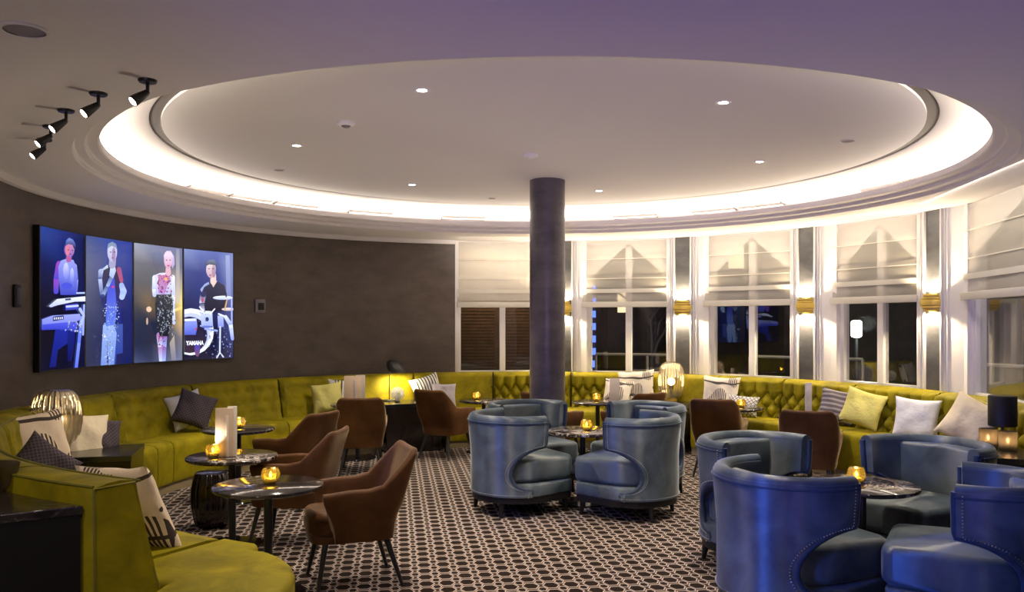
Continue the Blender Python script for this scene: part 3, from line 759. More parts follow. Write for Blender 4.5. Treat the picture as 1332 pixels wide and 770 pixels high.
P.poly([(300, 165), (318, 168), (320, 440), (300, 440)], (130, 134, 160), (190, 180, 160)); P.poly([(286, 470), (333, 455), (333, 470), (286, 485)], (235, 205, 120))
P.ell(163, 470, 13, 14, (225, 190, 160)); P.ell(154, 530, 5, 18, (190, 165, 140)); P.poly([(266, 640), (290, 600), (300, 728), (276, 728)], (170, 160, 150), (120, 120, 140))
P.limb([(214, 600, 15), (220, 660, 13), (222, 728, 10)], (170, 120, 180), (190, 205, 250)); P.limb([(240, 600, 13), (238, 660, 11), (236, 728, 9)], (130, 90, 170), (150, 170, 240))
P.specks(200, 240, 606, 660, 24, (190, 80, 130), 4, 3)
P.limb([(188, 310, 12), (184, 370, 10), (186, 400, 9)], (225, 230, 250), (190, 195, 230)); P.limb([(276, 310, 13), (282, 400, 10), (280, 470, 9), (284, 540, 8)], (225, 230, 255), (180, 190, 245))
P.poly([(184, 300), (212, 288), (252, 286), (278, 304), (268, 350), (264, 398), (190, 398), (192, 350)], (215, 215, 240), (180, 180, 230)); P.poly([(206, 300), (262, 296), (268, 330), (250, 350), (236, 395), (204, 390), (202, 340)], (190, 120, 165), (170, 130, 205)); P.specks(200, 270, 295, 385, 70, (175, 60, 110), 4, 9); P.ell(234, 318, 9, 8, (250, 170, 120))
P.poly([(188, 396), (264, 396), (272, 450), (266, 540), (248, 606), (204, 606), (186, 540), (180, 450)], (44, 48, 58), (20, 24, 40)); P.specks(186, 268, 400, 600, 150, (165, 175, 190), 4, 11)
P.poly([(208, 200), (222, 178), (244, 178), (260, 205), (264, 245), (252, 268), (246, 240), (210, 230)], (210, 190, 230), (170, 150, 210)); P.limb([(230, 265, 12), (231, 290, 14)], (215, 170, 190)); P.ell(230, 230, 20, 36, (225, 205, 225), (205, 150, 190))
P.ell(222, 224, 4, 2.4, (60, 30, 80)); P.ell(240, 224, 4, 2.4, (60, 30, 80)); P.ell(231, 252, 7, 2.8, (190, 30, 80)); P.poly([(208, 215), (214, 186), (230, 180), (248, 188), (254, 214), (240, 198), (222, 198)], (225, 205, 235))
P = pics[3][0]          # drummer
P.bg([[(120, 135, 190), (90, 108, 175), (84, 100, 170), (110, 125, 185)], [(44, 62, 130), (38, 56, 128), (44, 62, 135), (120, 135, 190)], [(30, 44, 100), (30, 46, 112), (36, 52, 118), (92, 105, 165)], [(20, 28, 70), (20, 30, 80), (24, 34, 86), (60, 72, 130)], [(14, 18, 52), (12, 16, 50), (14, 20, 56), (40, 50, 110)], [(12, 16, 50), (12, 16, 50), (12, 16, 54), (20, 28, 80)]])
P.poly([(550, 200), (572, 200), (580, 420), (556, 430)], (150, 160, 205), (110, 122, 180))
P.poly([(424, 380), (440, 345), (470, 332), (505, 330), (545, 352), (556, 395), (552, 480), (446, 490), (436, 420)], (44, 48, 78), (14, 16, 44)); P.limb([(436, 395, 16), (428, 440, 12), (432, 478, 11)], (40, 46, 90), (190, 190, 225)); P.ell(432, 425, 7, 14, (170, 80, 120))
P.poly([(420, 372), (442, 345), (462, 334), (466, 344), (440, 360), (428, 386)], (150, 165, 215)); P.poly([(470, 330), (486, 362), (506, 330), (488, 322)], (220, 190, 190)); P.limb([(486, 300, 14), (486, 334, 15)], (225, 200, 195))
P.ell(474, 272, 25, 42, (225, 215, 220), (190, 150, 170)); P.ell(488, 280, 10, 32, (180, 150, 175), (160, 120, 150)); P.poly([(448, 262), (446, 238), (462, 224), (488, 222), (504, 240), (502, 262), (494, 250), (466, 246), (452, 252)], (110, 125, 150), (40, 46, 70)); P.ell(464, 268, 4, 2.4, (40, 30, 60)); P.ell(484, 268, 4, 2.4, (40, 30, 60)); P.ell(470, 300, 7, 2.5, (130, 60, 80))
P.ell(535, 414, 52, 10, (235, 242, 255), (170, 185, 240)); P.limb([(552, 392, 4), (552, 408, 4)], (40, 44, 70)); P.ell(562, 472, 34, 8, (225, 225, 240), (200, 170, 150)); P.ell(368, 487, 36, 7, (210, 225, 255)); P.limb([(556, 424, 3), (545, 470, 4)], (200, 160, 110)); P.limb([(580, 420, 4), (582, 600, 4)], (150, 165, 235))
P.ell(372, 585, 115, 118, (235, 240, 255)); P.ell(372, 590, 96, 100, (190, 200, 245)); P.ell(366, 600, 88, 92, (14, 18, 60), (60, 44, 60)); P.ell(404, 670, 14, 40, (50, 60, 200), (120, 80, 100))
P.poly([(342, 540), (352, 520), (400, 515), (404, 560), (396, 600), (342, 600)], (150, 165, 240), (80, 95, 210)); P.poly([(342, 520), (396, 518), (398, 530), (342, 532)], (225, 232, 255)); P.ell(398, 570, 5, 6, (190, 70, 120))
P.poly([(420, 490), (478, 484), (482, 558), (424, 562)], (200, 212, 250), (150, 165, 235)); P.ell(450, 486, 30, 6, (225, 235, 255)); P.ell(452, 522, 9, 11, (40, 50, 110)); P.ell(452, 560, 29, 6, (100, 115, 200))
P.poly([(505, 505), (535, 500), (538, 560), (508, 565)], (180, 192, 245), (120, 135, 220)); P.limb([(415, 460, 3), (445, 494, 3)], (240, 240, 255)); P.limb([(490, 470, 3), (468, 495, 3)], (240, 240, 255)); P.limb([(510, 495, 4), (552, 512, 4)], (230, 235, 255))
P.limb([(518, 560, 4), (516, 690, 4)], (205, 215, 255)); P.limb([(516, 690, 3), (500, 716, 3)], (220, 225, 255)); P.limb([(516, 690, 3), (534, 712, 3)], (220, 225, 255)); P.limb([(545, 510, 9), (572, 550, 11), (582, 620, 9)], (215, 225, 255), (140, 155, 230)); P.limb([(440, 570, 5), (500, 580, 5)], (150, 165, 235))
P.specks(440, 580, 560, 715, 60, (150, 170, 245), 4, 4); P.specks(404, 440, 470, 560, 14, (180, 195, 250), 4, 5)
for P, t, e in pics:
    o = P.build(t); o.location = (e, -.0002, ZS0 + e)
# lettering on the bass drum head
P, t, e = pics[3]
cu = bpy.data.curves.new('drum_lettering', 'FONT'); cu.body = 'YAMAHA'; cu.size = .062; cu.space_character = 1.0; cu.offset = .0012
fo = bpy.data.objects.new('text_source', cu); me_ = bpy.data.meshes.new_from_object(fo); bpy.data.objects.remove(fo); fo = bpy.data.objects.new('drum_lettering', me_); col.objects.link(fo); fo.parent = t; u, v = P.uv(344, 652)
fo.location = (e + u * P.w, -.0295, ZS0 + e + v * P.h); fo.rotation_euler = (PI / 2, 0, 0); fo.scale = (.85, 1, 1); me_.materials.clear(); me_.materials.append(emit('lettering_white', (.85, .9, 1), 1.3))

# wall switch plates
p = ray_circle(21, BC, RW - .004); t = thing('wall_switch', 'black switch plate on the taupe wall left of the video screens', 'switch', (p.x, p.y, at(21, 385, 1.5).z + (421 - 385) * p.y / F), -math.radians(theta(p)))
m = MB(); lb(m, -.06, .06, -.016, .0, -.085, .085, bev=.006); m.build('plate', M['black'], t); m = MB(); lb(m, -.04, .04, -.022, -.014, -.06, .06, bev=.004); m.build('rocker', M['blackmetal'], t)
p = ray_circle(338, BC, RW - .004); t = thing('thermostat', 'dark square wall control right of the video screens', 'control', (p.x, p.y, 1.5 + (421 - 398) * p.y / F), -math.radians(theta(p)))
m = MB(); lb(m, -.065, .065, -.014, .0, -.075, .075, bev=.005); m.build('plate', M['greygrille'], t); m = MB(); lb(m, -.03, .045, -.022, -.012, -.045, .035, bev=.004); m.build('dial', M['black'], t)

# ------------------------------------------------------------------ outside, at night
mb = MB().box((1, 24, -.35), (70, 24, .1)); mb.box((2, 40, 4), (60, 1, 12)); o = struct(mb.build('exterior_ground', M['ground'], ang=0))
def facade(name, label, px0, px1, d, h, winrows, lit, mt=None):
    x0, x1 = atd(px0, d).x, atd(px1, d).x
    t = thing(name, label, 'building', ((x0 + x1) / 2, d, -.3)); m = MB(); lb(m, x0 - t.location.x, x1 - t.location.x, 0, 2, 0, h); m.build('wall', M['outdark'], t, ang=0)
    rd = random.Random(int(px0)); nx = max(2, int((x1 - x0) / 1.1))
    for r in range(winrows):
        for k in range(nx):
            if rd.random() > lit: continue
            xx = x0 - t.location.x + (k + .5) * (x1 - x0) / nx; m = MB(); lb(m, xx - .22, xx + .22, -.02, 0, .9 + r * 1.25, 1.55 + r * 1.25); m.build('window', mt or M['winlit'], t, ang=0)
facade('building', 'dark building with a few lit windows beyond the glass right of the column', 790, 880, 26, 5, 3, .35)
facade('building', 'dark street block beyond the middle right window', 930, 1040, 24, 5.5, 3, .3)
facade('building', 'dark house beyond the second window from the right', 1085, 1200, 20, 5, 3, .2)
# blue lit stair tower
x0, x1 = atd(760, 20).x, atd(775, 20).x; t = thing('light_tower', 'blue neon lit tower seen through the left pane right of the column', 'tower', ((x0 + x1) / 2, 20, -.3)); w = x1 - x0
m = MB(); lb(m, -w / 2, w / 2, .05, .6, 0, 2.9); m.build('shaft', M['outdark'], t, ang=0)
for k in range(7): m = MB(); lb(m, -w / 2, w / 2, 0, .05, .75 + k * .3, .75 + k * .3 + .16); m.build('light_panel', M['blueneon'], t, ang=0)
p = atd(1114, 15); t = thing('street_lamp', 'bright street lamp glowing beyond the second window from the right', 'street lamp', (p.x, p.y, -.3))
MB().lathe([(.04, 0), (.03, 1.55)], 10).build('pole', M['blackmetal'], t); m = MB(); lb(m, -.09, .09, -.08, .08, 1.55, 1.86, bev=.05); m.build('lantern', M['streetlamp'], t)
la = bpy.data.lights.new('street_lamp_light', 'POINT'); la.energy = 120; la.color = (.9, 1, .95); la.shadow_soft_size = .15; lo = bpy.data.objects.new('street_lamp_light', la); col.objects.link(lo); lo.location = (p.x, p.y - .4, 1.5)
# slatted shutter outside the first window
Mx, w = bay_mat(*tends[0]); t = thing('slatted_screen', 'brown horizontal slat screen outside the first window', 'screen'); t.matrix_world = Mx
m = MB()
for k in range(44): lb(m, -.15, w + .35, .9, .93, .55 + k * .045, .55 + k * .045 + .036)
m.build('slats', M['slat'], t, ang=0); m = MB()
for x in (-.12, w / 2, w + .3): lb(m, x - .03, x + .03, .94, .99, -.3, 2.5)
m.build('posts', M['slat'], t, ang=0)
la = bpy.data.lights.new('terrace_lamp', 'POINT'); la.energy = 14; la.color = (1, .7, .35); la.shadow_soft_size = .1; lo = bpy.data.objects.new('terrace_lamp', la); col.objects.link(lo); lo.location = Mx @ Vector((w / 2, .55, 2.45))
# terrace railings
for (px0, px1, lab) in ((760, 870, 'pale terrace railing outside the window right of the column'), (920, 1032, 'pale terrace railing outside the window behind the barrel lamp'), (1086, 1196, 'pale terrace railing outside the second window from the right')):
    t0, t1 = th_px(px0), th_px(px1); Mx, w = bay_mat(t0, t1, RW + 1.6); t = thing('terrace_railing', lab, 'railing', group='terrace railings'); t.matrix_world = Mx
    m = MB().tube([(0, 0, 1.05), (w, 0, 1.05)], .02); m.build('handrail', M['rail'], t)
    for k in range(3):
        m = MB().tube([(w * k / 2, 0, -.3), (w * k / 2, 0, 1.05)], .018); m.build('post', M['rail'], t)
# bare tree beyond the window right of the column
p = atd(845, 16); t = thing('bare_tree', 'leafless tree outside the window right of the column', 'tree', (p.x, p.y, -.3)); m = MB(); rd = random.Random(5)
def br(a, d, l, r, k):
    b = a + d * l; m.tube([a, (a + b) / 2 + Vector((rd.uniform(-.05, .05), 0, .03)) * l, b], lambda q: r * (1 - .45 * q), 6)
    if k: 
        for _ in range(3): br(b, (d + Vector((rd.uniform(-.8, .8), rd.uniform(-.5, .5), rd.uniform(-.3, .5)))).normalized(), l * .72, r * .55, k - 1)
br(Vector((0, 0, 0)), Vector((0, 0, 1)), 1.1, .12, 3); m.build('branches', M['branch'], t)
# ------------------------------------------------------------------ banquette
ZBK, ZST, RF = .87, .45, 3.22
def roff(t): return .18 * sst(-t, 105, 150)
bench = thing('banquette', 'curved chartreuse velvet banquette running round the whole room', 'sofa', (BC[0], BC[1], 0))
def loc(p): return (p[0] - BC[0], p[1] - BC[1], p[2])
def back_panel(t0, t1, style, e0=0, e1=0):
    gap = .16; t0 += gap; t1 -= gap
    arc = math.radians(t1 - t0) * 3.7; H = ZBK - ZST
    fine = style == 'diamond'
    nx = max(14, int(arc / (.016 if fine else .03))); nz = 34 if fine else 22
    cnt = max(2, round(arc / .145)); pxs = arc / cnt; pzs = .18
    def bump(x, z):
        ed = min(x, arc - x); eg = sst(ed, 0, .03)
        top = sst(H - z, 0, .03)
        if style == 'plain': return .028 * (eg * top) ** .5 + .012 * math.sin(PI * x / arc) * math.sin(PI * z / H)
        if style == 'diamond':
            zt = H - .13
            if z < zt:
                a = x / pxs + (z - zt) / pzs; b = x / pxs - (z - zt) / pzs
                h = (abs(math.sin(PI * a) * math.sin(PI * b))) ** .5
            else:
                h = abs(math.sin(PI * x / pxs)) ** .42; h = h + (1 - h) * sst(z, zt, H) * .75
            return .078 * h * (eg * top) ** .4
        # soft: shallow buttons in rows
        h = 0
        for r_ in range(3):
            zz = H - .10 - r_ * .11
            q = (x / .15 + .5 * (r_ % 2)); fx = (q - math.floor(q) - .5) * .15
            h += math.exp(-((fx / .028) ** 2 + ((z - zz) / .026) ** 2))
        return .036 * (eg * top) ** .5 - .026 * min(1, h)
    def rf(z): return 3.64 + .10 * (z / H)
    def fn(u, v):
        t = t0 + (t1 - t0) * u; x = arc * u
        o = roff(t)
        if v <= .8:
            z = H * v / .8; return loc(pol(t + (-1.6 * (1 - z / H) * u ** 0 if False else 0), rf(z) + o - bump(x, z), ZST - .03 + (z / H) * (H + .03)))
        q = (v - .8) / .2; rr = rf(H) + (3.925 - rf(H)) * q
        return loc(pol(t, rr + o, ZBK + .012 * math.sin(PI * q)))
    m = MB(); nv = int(nz / .8)
    o = len(m.v); m.grid(fn, nx, nv)
    # rear skin and ends
    def fr(u, v):
        t = t0 + (t1 - t0) * u; return loc(pol(t, 3.925 + roff(t), .05 + (ZBK - .05) * (1 - v)))
    m.grid(fr, nx, 2)
    for u in (0, 1):
        t = t0 + (t1 - t0) * u; pts = [fn(u, k / 12) for k in range(13)] + [loc(pol(t, 3.925 + roff(t), ZST - .03))]
        m.add(pts, [tuple(range(len(pts)))])
    return m
tl_px = [145, 249, 362, 450, 538, 641, 743, 849, 935, 1020, 1113, 1222]
seams = [-154.7, -145.3, -131, -117, -103] + [th_px(x, 3.74) for x in tl_px] + [110, 124]
styles = ['plain', 'plain', 'plain', 'soft', 'soft', 'soft', 'soft', 'soft', 'plain', 'plain', 'diamond', 'diamond', 'plain', 'diamond', 'diamond', 'diamond', 'diamond', 'diamond']
for k in range(len(seams) - 1):
    back_panel(seams[k], seams[k + 1], styles[k]).build('back_panel', M['green'], bench, ang=50)
# flared end board of the back, with piping
te = seams[0]
def P3(dx, z):   # point on the end board; dx runs from rear (0) to front (1)
    ro, ri = 3.925 + .18, 3.74 + .18
    fl = sst(ZBK - z, 0, .9)
    r = ro + (ri - ro) * dx; p = pol(te, r, z)
    p += Vector((.20 * fl * dx + .015 * fl, -.02, 0)); return p
m = MB(); pts = [P3(0, ZBK), P3(1, ZBK), P3(1, .45), P3(1, .06), P3(0, .06), P3(0, .45)]
back = [p + Vector((-.035, .05, 0)) for p in pts]
m.add([loc(p) for p in pts + back], [(0, 1, 2, 5), (5, 2, 3, 4), (6, 11, 8, 7), (11, 10, 9, 8), (0, 6, 7, 1), (1, 7, 8, 2), (2, 8, 9, 3), (3, 9, 10, 4), (4, 10, 11, 5), (5, 11, 6, 0)])
m.build('end_board', M['green'], bench, ang=30)
m = MB().tube([loc(p + Vector((0, -.004, 0))) for p in (P3(0, .06), P3(0, .45), P3(0, ZBK), P3(1, ZBK), P3(1, .65), P3(1, .45))], .006, 6); m.build('piping', M['greenpipe'], bench)
m = MB().tube([loc(pol(te + .3 + k * 2.4, 3.925 + roff(te + .3 + k * 2.4), ZBK + .004)) for k in range(24)], .006, 6); m.build('piping', M['greenpipe'], bench)
m = MB().tube([loc(pol(te + k * 2.4, 3.74 + roff(te + k * 2.4) - .012, ZBK - .002)) for k in range(24)], .006, 6); m.build('piping', M['greenpipe'], bench)

def seat_block(t0, t1):
    t0 += .12; t1 -= .12
    n = max(3, int((t1 - t0) / 1.6)); m = MB()
    cs = [(RF + .012, .085), (RF, .12), (RF - .004, .38), (RF + .004, .425), (RF + .03, ZST - .002), (RF + .10, ZST + .006), (3.55, ZST + .004), (3.72, ZST - .005), (3.72, .085)]
    def fn(u, v):
        t = t0 + (t1 - t0) * u; r, z = cs[int(round(v * len(cs))) % len(cs)]
        return loc(pol(t, r + (roff(t) * .9 if r > 3.5 else 0), z))
    m.grid(fn, n, len(cs), cv=True)
    for e in (0, n - 1): m.f.append(tuple(e * len(cs) + k for k in range(len(cs)))); m.m.append(0)
    return m
def xt(p): return theta(p)
LT = (Vector((-2.69, 5.87, 0)), Vector((-2.85, 6.44, 0)))
CT0, CT1 = th_px(500, 3.1), th_px(580, 3.1)
KT0, KT1 = th_px(826, 3.12), th_px(890, 3.12)
gapsL = (xt(LT[0]) - .6, xt(LT[1]) + .6)
sp = [(-150.5, -138), (-138, -124), (-124, gapsL[0])]
a = [gapsL[1], th_px(145, 3.5) + 4, th_px(215, 3.3), th_px(290, 3.3), th_px(370, 3.3), th_px(440, 3.3), CT0 - .5]
a = sorted(set(a)); sp += list(zip(a, a[1:]))
a = [CT1 + .5, th_px(641, 3.5), th_px(735, 3.5), th_px(790, 3.5), KT0 - .5]; sp += list(zip(a, a[1:]))
a = [KT1 + .5, th_px(960, 3.5), th_px(1040, 3.5), 68, 82, 94.0]; sp += list(zip(a, a[1:]))
for t0, t1 in sp: seat_block(t0, t1).build('seat', M['green'], bench, ang=50)
for t0, t1 in ((-150, gapsL[0]), (gapsL[1], CT0 - .6), (CT1 + .6, KT0 - .6), (KT1 + .6, 94)):
    m = MB(); arc_wall(m, t0, t1, RF + .03, RF + .06, 0.0, .09); m.v = [loc(p) for p in m.v]; m.build('plinth', M['plinth'], bench, ang=30)
# rounded end seat nearest the camera
poly = [pol(t, RF) for t in (-150.6, -152.5, -154.5)]
poly = [(p.x, p.y) for p in poly] + [(-1.22, 3.875), (-1.117, 3.82), (-1.03, 3.73), (-.965, 3.63), (-.92, 3.52), (-.897, 3.38), (-.90, 3.2), (-.94, 2.95), (-1.06, 2.8), (-1.25, 2.78)]
poly += [(p.x, p.y) for p in [pol(t, 3.98) for t in (-158, -156.6)]] + [(pol(t, 3.86).x, pol(t, 3.86).y) for t in (-156.0, -153, -150.6)]
m = MB().prism([(x - BC[0], y - BC[1]) for x, y in poly], .085, ZST + .004, bev=.03, seg=3); m.build('seat', M['green'], bench, ang=50)
cx_, cy_ = sum(p[0] for p in poly) / len(poly), sum(p[1] for p in poly) / len(poly)
m = MB().prism([(cx_ + (x - cx_) * .9 - BC[0], cy_ + (y - cy_) * .9 - BC[1]) for x, y in poly], 0, .09); m.build('plinth', M['plinth'], bench, ang=30)

# marble topped cabinet behind the banquette end
c0 = Vector((-1.65, 3.19)); ex = Vector((-.83, -.56)); pl = [c0 + ex * .95, c0]
arcp = [pol(t, 4.112 + roff(t) - .18, 0) for t in (-153.6, -150, -146, -142, -138)]
pl += [Vector((p.x, p.y)) for p in arcp] + [Vector((arcp[-1].x - .75, arcp[-1].y - .7))]
cc = sum(pl, Vector((0, 0))) / len(pl)
t = thing('cabinet', 'black cabinet with a dark marble top behind the near end of the banquette', 'cabinet', (cc.x, cc.y, 0))
MB().prism([((p - cc).x * .985, (p - cc).y * .985) for p in pl], .0, .765).build('body', M['black'], t, ang=20)
MB().prism([((p - cc).x, (p - cc).y) for p in pl], .766, .80, bev=.004).build('top', M['marble'], t, ang=20)
q = at(-14, 640, .80)
t = thing('glass_bowl', 'clear glass bowl rim on the marble cabinet at the left photo edge', 'bowl', q)
MB().lathe([(0, .0), (.05, .0), (.085, .03), (.105, .08), (.112, .115), (.108, .115), (.10, .08), (.08, .034), (.045, .008), (0, .008)], 28, cap=False).build('bowl', M['smokeglass'], t)

# ------------------------------------------------------------------ box tables set into the banquette
ZT = .57
def box_table(label, A, B, outd, depth, zt, taper=.0):
    c = (A + B) / 2 + outd * depth / 2; t = thing('box_table', label, 'table', (c.x, c.y, 0), group='dark box tables in the banquette')
    top = [A, B, B + outd * depth, A + outd * depth]
    T = [((p - c).x, (p - c).y) for p in top]
    MB().prism(T, zt - .045, zt, bev=.004).build('top', M['tabletop'], t, ang=20)
    m = MB(); k = 1 - taper
    lo_ = [(x * k * .97, y * .97, 0) for x, y in T]; hi_ = [(x * .985, y * .985, zt - .046) for x, y in T]
    m.add(lo_ + hi_, [(0, 1, 2, 3), (4, 5, 6, 7), (0, 1, 5, 4), (1, 2, 6, 5), (2, 3, 7, 6), (3, 0, 4, 7)]); m.build('body', M['darkwood'], t, ang=0); return t
v = LT[1] - LT[0]; box_table('black box table with the barrel lamp in front of the left banquette', LT[0], LT[1], Vector((-v.y, v.x, 0)).normalized(), .60, ZT)
A, B = pol(CT0, 3.1), pol(CT1, 3.1); v = B - A; box_table('dark box table carrying the dome task lamp, left of the column', A, B, Vector((-v.y, v.x, 0)).normalized(), .50, ZT, .12)
A, B = pol(KT0, 3.12), pol(KT1, 3.12); v = B - A; box_table('dark box table carrying the barrel lamp, right of the column', A, B, Vector((-v.y, v.x, 0)).normalized(), .48, ZT, .1)
A, B = pol(102, 3.28), pol(117, 3.28); v = B - A; box_table('black box table with two candle glasses at the right photo edge', A, B, Vector((-v.y, v.x, 0)).normalized(), .30, .63)

# ------------------------------------------------------------------ ribbed barrel lamps
def make_lamp(R, H, label):
    t = thing('barrel_lamp', label, 'lamp', group='ribbed smoky glass barrel lamps')
    n = 24
    prof = [(R * .42, .03), (R * .58, .05), (R * .80, .14 * H), (R * .95, .30 * H), (R, .46 * H), (R, .60 * H), (R * .95, .76 * H), (R * .82, .89 * H), (R * .62, .97 * H), (R * .40, H), (R * .25, H * .995)]
    m = MB().lathe(prof, n * 6, rib=lambda k, a: 1 + .065 * abs(math.cos(a * n / 2)) ** .7 - .03, cap=False)
    m.build('glass_shade', M['smoky'], t, ang=70)
    MB().lathe([(0, 0), (R * .44, 0), (R * .46, .012), (R * .42, .032), (0, .034)], 32, cap=False).build('base', M['gold'], t)
    MB().lathe([(0, .034), (.014, .034), (.014, .30 * H), (.03, .31 * H), (.03, .40 * H), (0, .40 * H)], 16, cap=False).build('socket', M['blackmetal'], t)
    MB().ball((0, 0, .50 * H), .045, 16, 10).build('bulb', M['bulb'], t, ang=80)
    return t
def lamp_light(p, e, r=.05, c=(1, .78, .48)):
    la = bpy.data.lights.new('lamp_glow', 'POINT'); la.energy = e; la.color = c; la.shadow_soft_size = r
    lo = bpy.data.objects.new('lamp_glow', la); col.objects.link(lo); lo.location = p
p = atd(73, 6.08); l = make_lamp(.17, .45, 'large ribbed glass barrel lamp glowing on the black table at left'); l.location = (p.x, p.y, ZT); lamp_light((p.x, p.y, ZT + .225), 2.6)
p = atd(873, 9.98); l = make_lamp(.152, .47, 'ribbed glass barrel lamp glowing in front of the windows'); l.location = (p.x, p.y, ZT); lamp_light((p.x, p.y, ZT + .235), 2.6)

# dome task lamp and dandelion candle holder
p = atd(506.5, 10.02); t = thing('task_lamp', 'slim table lamp with black quarter dome shade beside the left cushions', 'lamp', (p.x, p.y, ZT))
MB().lathe([(0, 0), (.085, 0), (.09, .006), (.085, .014), (0, .014)], 32, cap=False).build('base', M['blackmetal'], t)
MB().tube([(0, 0, .012), (0, 0, .44)], .006, 8).build('pole', M['blackmetal'], t)
m = MB()
def dm(r):
    def fn(u, v):
        a = 2 * PI * u; e = PI / 2 * v; rr = r * math.cos(e) + .0; z = r * 1.35 * math.sin(e)
        x = rr * math.cos(a); return (x * 1.0 + .095 - .075 * math.sin(e) , rr * math.sin(a), .355 + z - .10 * (x + r) * 0.25)
    return fn
m.grid(dm(.108), 36, 12, cu=True); sh = m.build('dome_shade', M['blackmetal'], t, ang=60)
MB().grid(dm(.102), 36, 12, cu=True).build('inner_lining', M['plasticwhite'], sh, ang=60)
MB().ball((.095, 0, .40), .028).build('bulb', M['bulb'], t, ang=80)
la = bpy.data.lights.new('task_lamp_glow', 'SPOT'); la.energy = 26; la.spot_size = math.radians(155); la.spot_blend = .8; la.color = (1, .80, .50); la.shadow_soft_size = .03
lo = bpy.data.objects.new('task_lamp_glow', la); col.objects.link(lo); lo.location = (p.x + .095, p.y, ZT + .365); lo.rotation_euler = (math.radians(12), 0, 0)
p = atd(517, 9.86); t = thing('dandelion_ornament', 'white spiky dandelion ball on the dark box table under the dome lamp', 'ornament', (p.x, p.y, ZT))
MB().lathe([(0, 0), (.03, 0), (.032, .006), (.006, .012), (.005, .06), (0, .06)], 14, cap=False).build('foot', M['blackmetal'], t)
m = MB(); rd = random.Random(2)
for k in range(150):
    z = 1 - 2 * (k + .5) / 150; a = k * 2.39996; d = Vector((math.sqrt(1 - z * z) * math.cos(a), math.sqrt(1 - z * z) * math.sin(a), z))
    c = Vector((0, 0, .095)); m.tube([c + d * .012, c + d * .075], .0016, 4); m.ball(c + d * .078, .0065, 5, 4)
m.build('spikes', M['plasticwhite'], t, ang=60); MB().ball((0, 0, .095), .016).build('core', M['gold'], t, ang=60)

# ------------------------------------------------------------------ round marble tables
def make_table():
    t = thing('round_table', '', 'table', group='round black marble bistro tables')
    MB().lathe([(0, .583), (.285, .583), (.298, .590), (.30, .597), (.298, .606), (.294, .609), (0, .61)], 64, cap=False).build('tabletop', M['marble'], t)
    MB().lathe([(.024, .012), (.024, .56), (.07, .583)], 20, cap=False).build('pole', M['blackmetal'], t)
    MB().lathe([(0, 0), (.20, 0), (.204, .005), (.20, .012), (.04, .018), (0, .018)], 48, cap=False).build('base', M['blackgloss'], t); return t
tables = [(-1.35, 4.60, 'round black marble table nearest the camera at left, with one gold votive'), (-1.894, 5.62, 'round marble table holding a tall beige menu stand, left'),
          (-2.33, 7.07, 'round marble table with a gold votive close to the left banquette'), (-.33, 9.72, 'round table beside the column, behind the cognac chair'),
          (.98, 9.50, 'round table right of the column carrying the pinkish grey menu'), (.593, 6.96, 'round marble table between the four middle blue tub chairs'),
          (2.38, 8.87, 'round table against the right banquette, with a votive behind a cognac chair'), (2.85, 7.95, 'round table hidden behind the rightmost cognac chair, with a dark menu'),
          (1.946, 4.62, 'round marble table between the blue tub chairs at right front'), (-1.72, 9.25, 'round table behind the cognac chair, with a striped beige menu')]
t0_ = make_table()
for i, (x, y, lab) in enumerate(tables):
    o = t0_ if i == 0 else dup(t0_, lab)
    o['label'] = lab; o.location = (x, y, 0); o.rotation_euler = (0, 0, i * .9)

def make_votive():
    t = thing('votive_holder', '', 'candle holder', group='gold faceted votives')
    prof = [(.026, 0), (.036, .006), (.050, .034), (.054, .05), (.046, .078), (.040, .088), (.037, .086), (.043, .076), (.050, .05), (.046, .036), (.033, .010), (0, .010)]
    MB().lathe(prof, 8, cap=False).build('glass', M['amber'], t, ang=20)
    MB().lathe([(0, .012), (.028, .012), (.028, .030), (0, .030)], 14, cap=False).build('wax', M['wax'], t)
    MB().lathe([(0, .032), (.006, .040), (.008, .048), (.004, .062), (0, .070)], 10, cap=False).build('flame', M['flame'], t, ang=80); return t
ZTT = .61
vot = [(352, 4.62, 'gold faceted votive on the nearest marble table at left'), (277, 5.52, 'gold votive half hidden behind the tall beige menu'), (312, 7.10, 'gold votive on the marble table by the left banquette'),
       (620, 9.72, 'small gold votive on the table left of the column'), (776, 9.52, 'small votive beside the pinkish grey menu right of the column'), (763, 6.93, 'gold votive on the table among the middle blue chairs'),
       (1114, 4.64, 'gold votive on the marble table among the right front blue chairs'), (964, 8.80, 'small votive on the table behind the middle right cognac chair')]
v0 = make_votive()
def ceiling_fill(p, e):    # upward fill spot added above a votive to brighten the ceiling disc
    la = bpy.data.lights.new('ceiling_fill_spot', 'SPOT'); la.energy = e; la.spot_size = math.radians(140); la.spot_blend = .6; la.color = (1, .84, .68); la.shadow_soft_size = .03
    lo = bpy.data.objects.new('ceiling_fill_spot', la); col.objects.link(lo); lo.location = p; lo.rotation_euler = (PI, 0, 0)
for i, (px, d, lab) in enumerate(vot):
    o = v0 if i == 0 else dup(v0, lab)
    o['label'] = lab; p = atd(px, d); o.location = (p.x, p.y, ZTT); o.rotation_euler = (0, 0, PI / 8 + i * .2); lamp_light((p.x, p.y, ZTT + .052), .3, .02, (1, .68, .30)); ceiling_fill((p.x, p.y, ZTT + .095), 3 if i == 1 else 17)
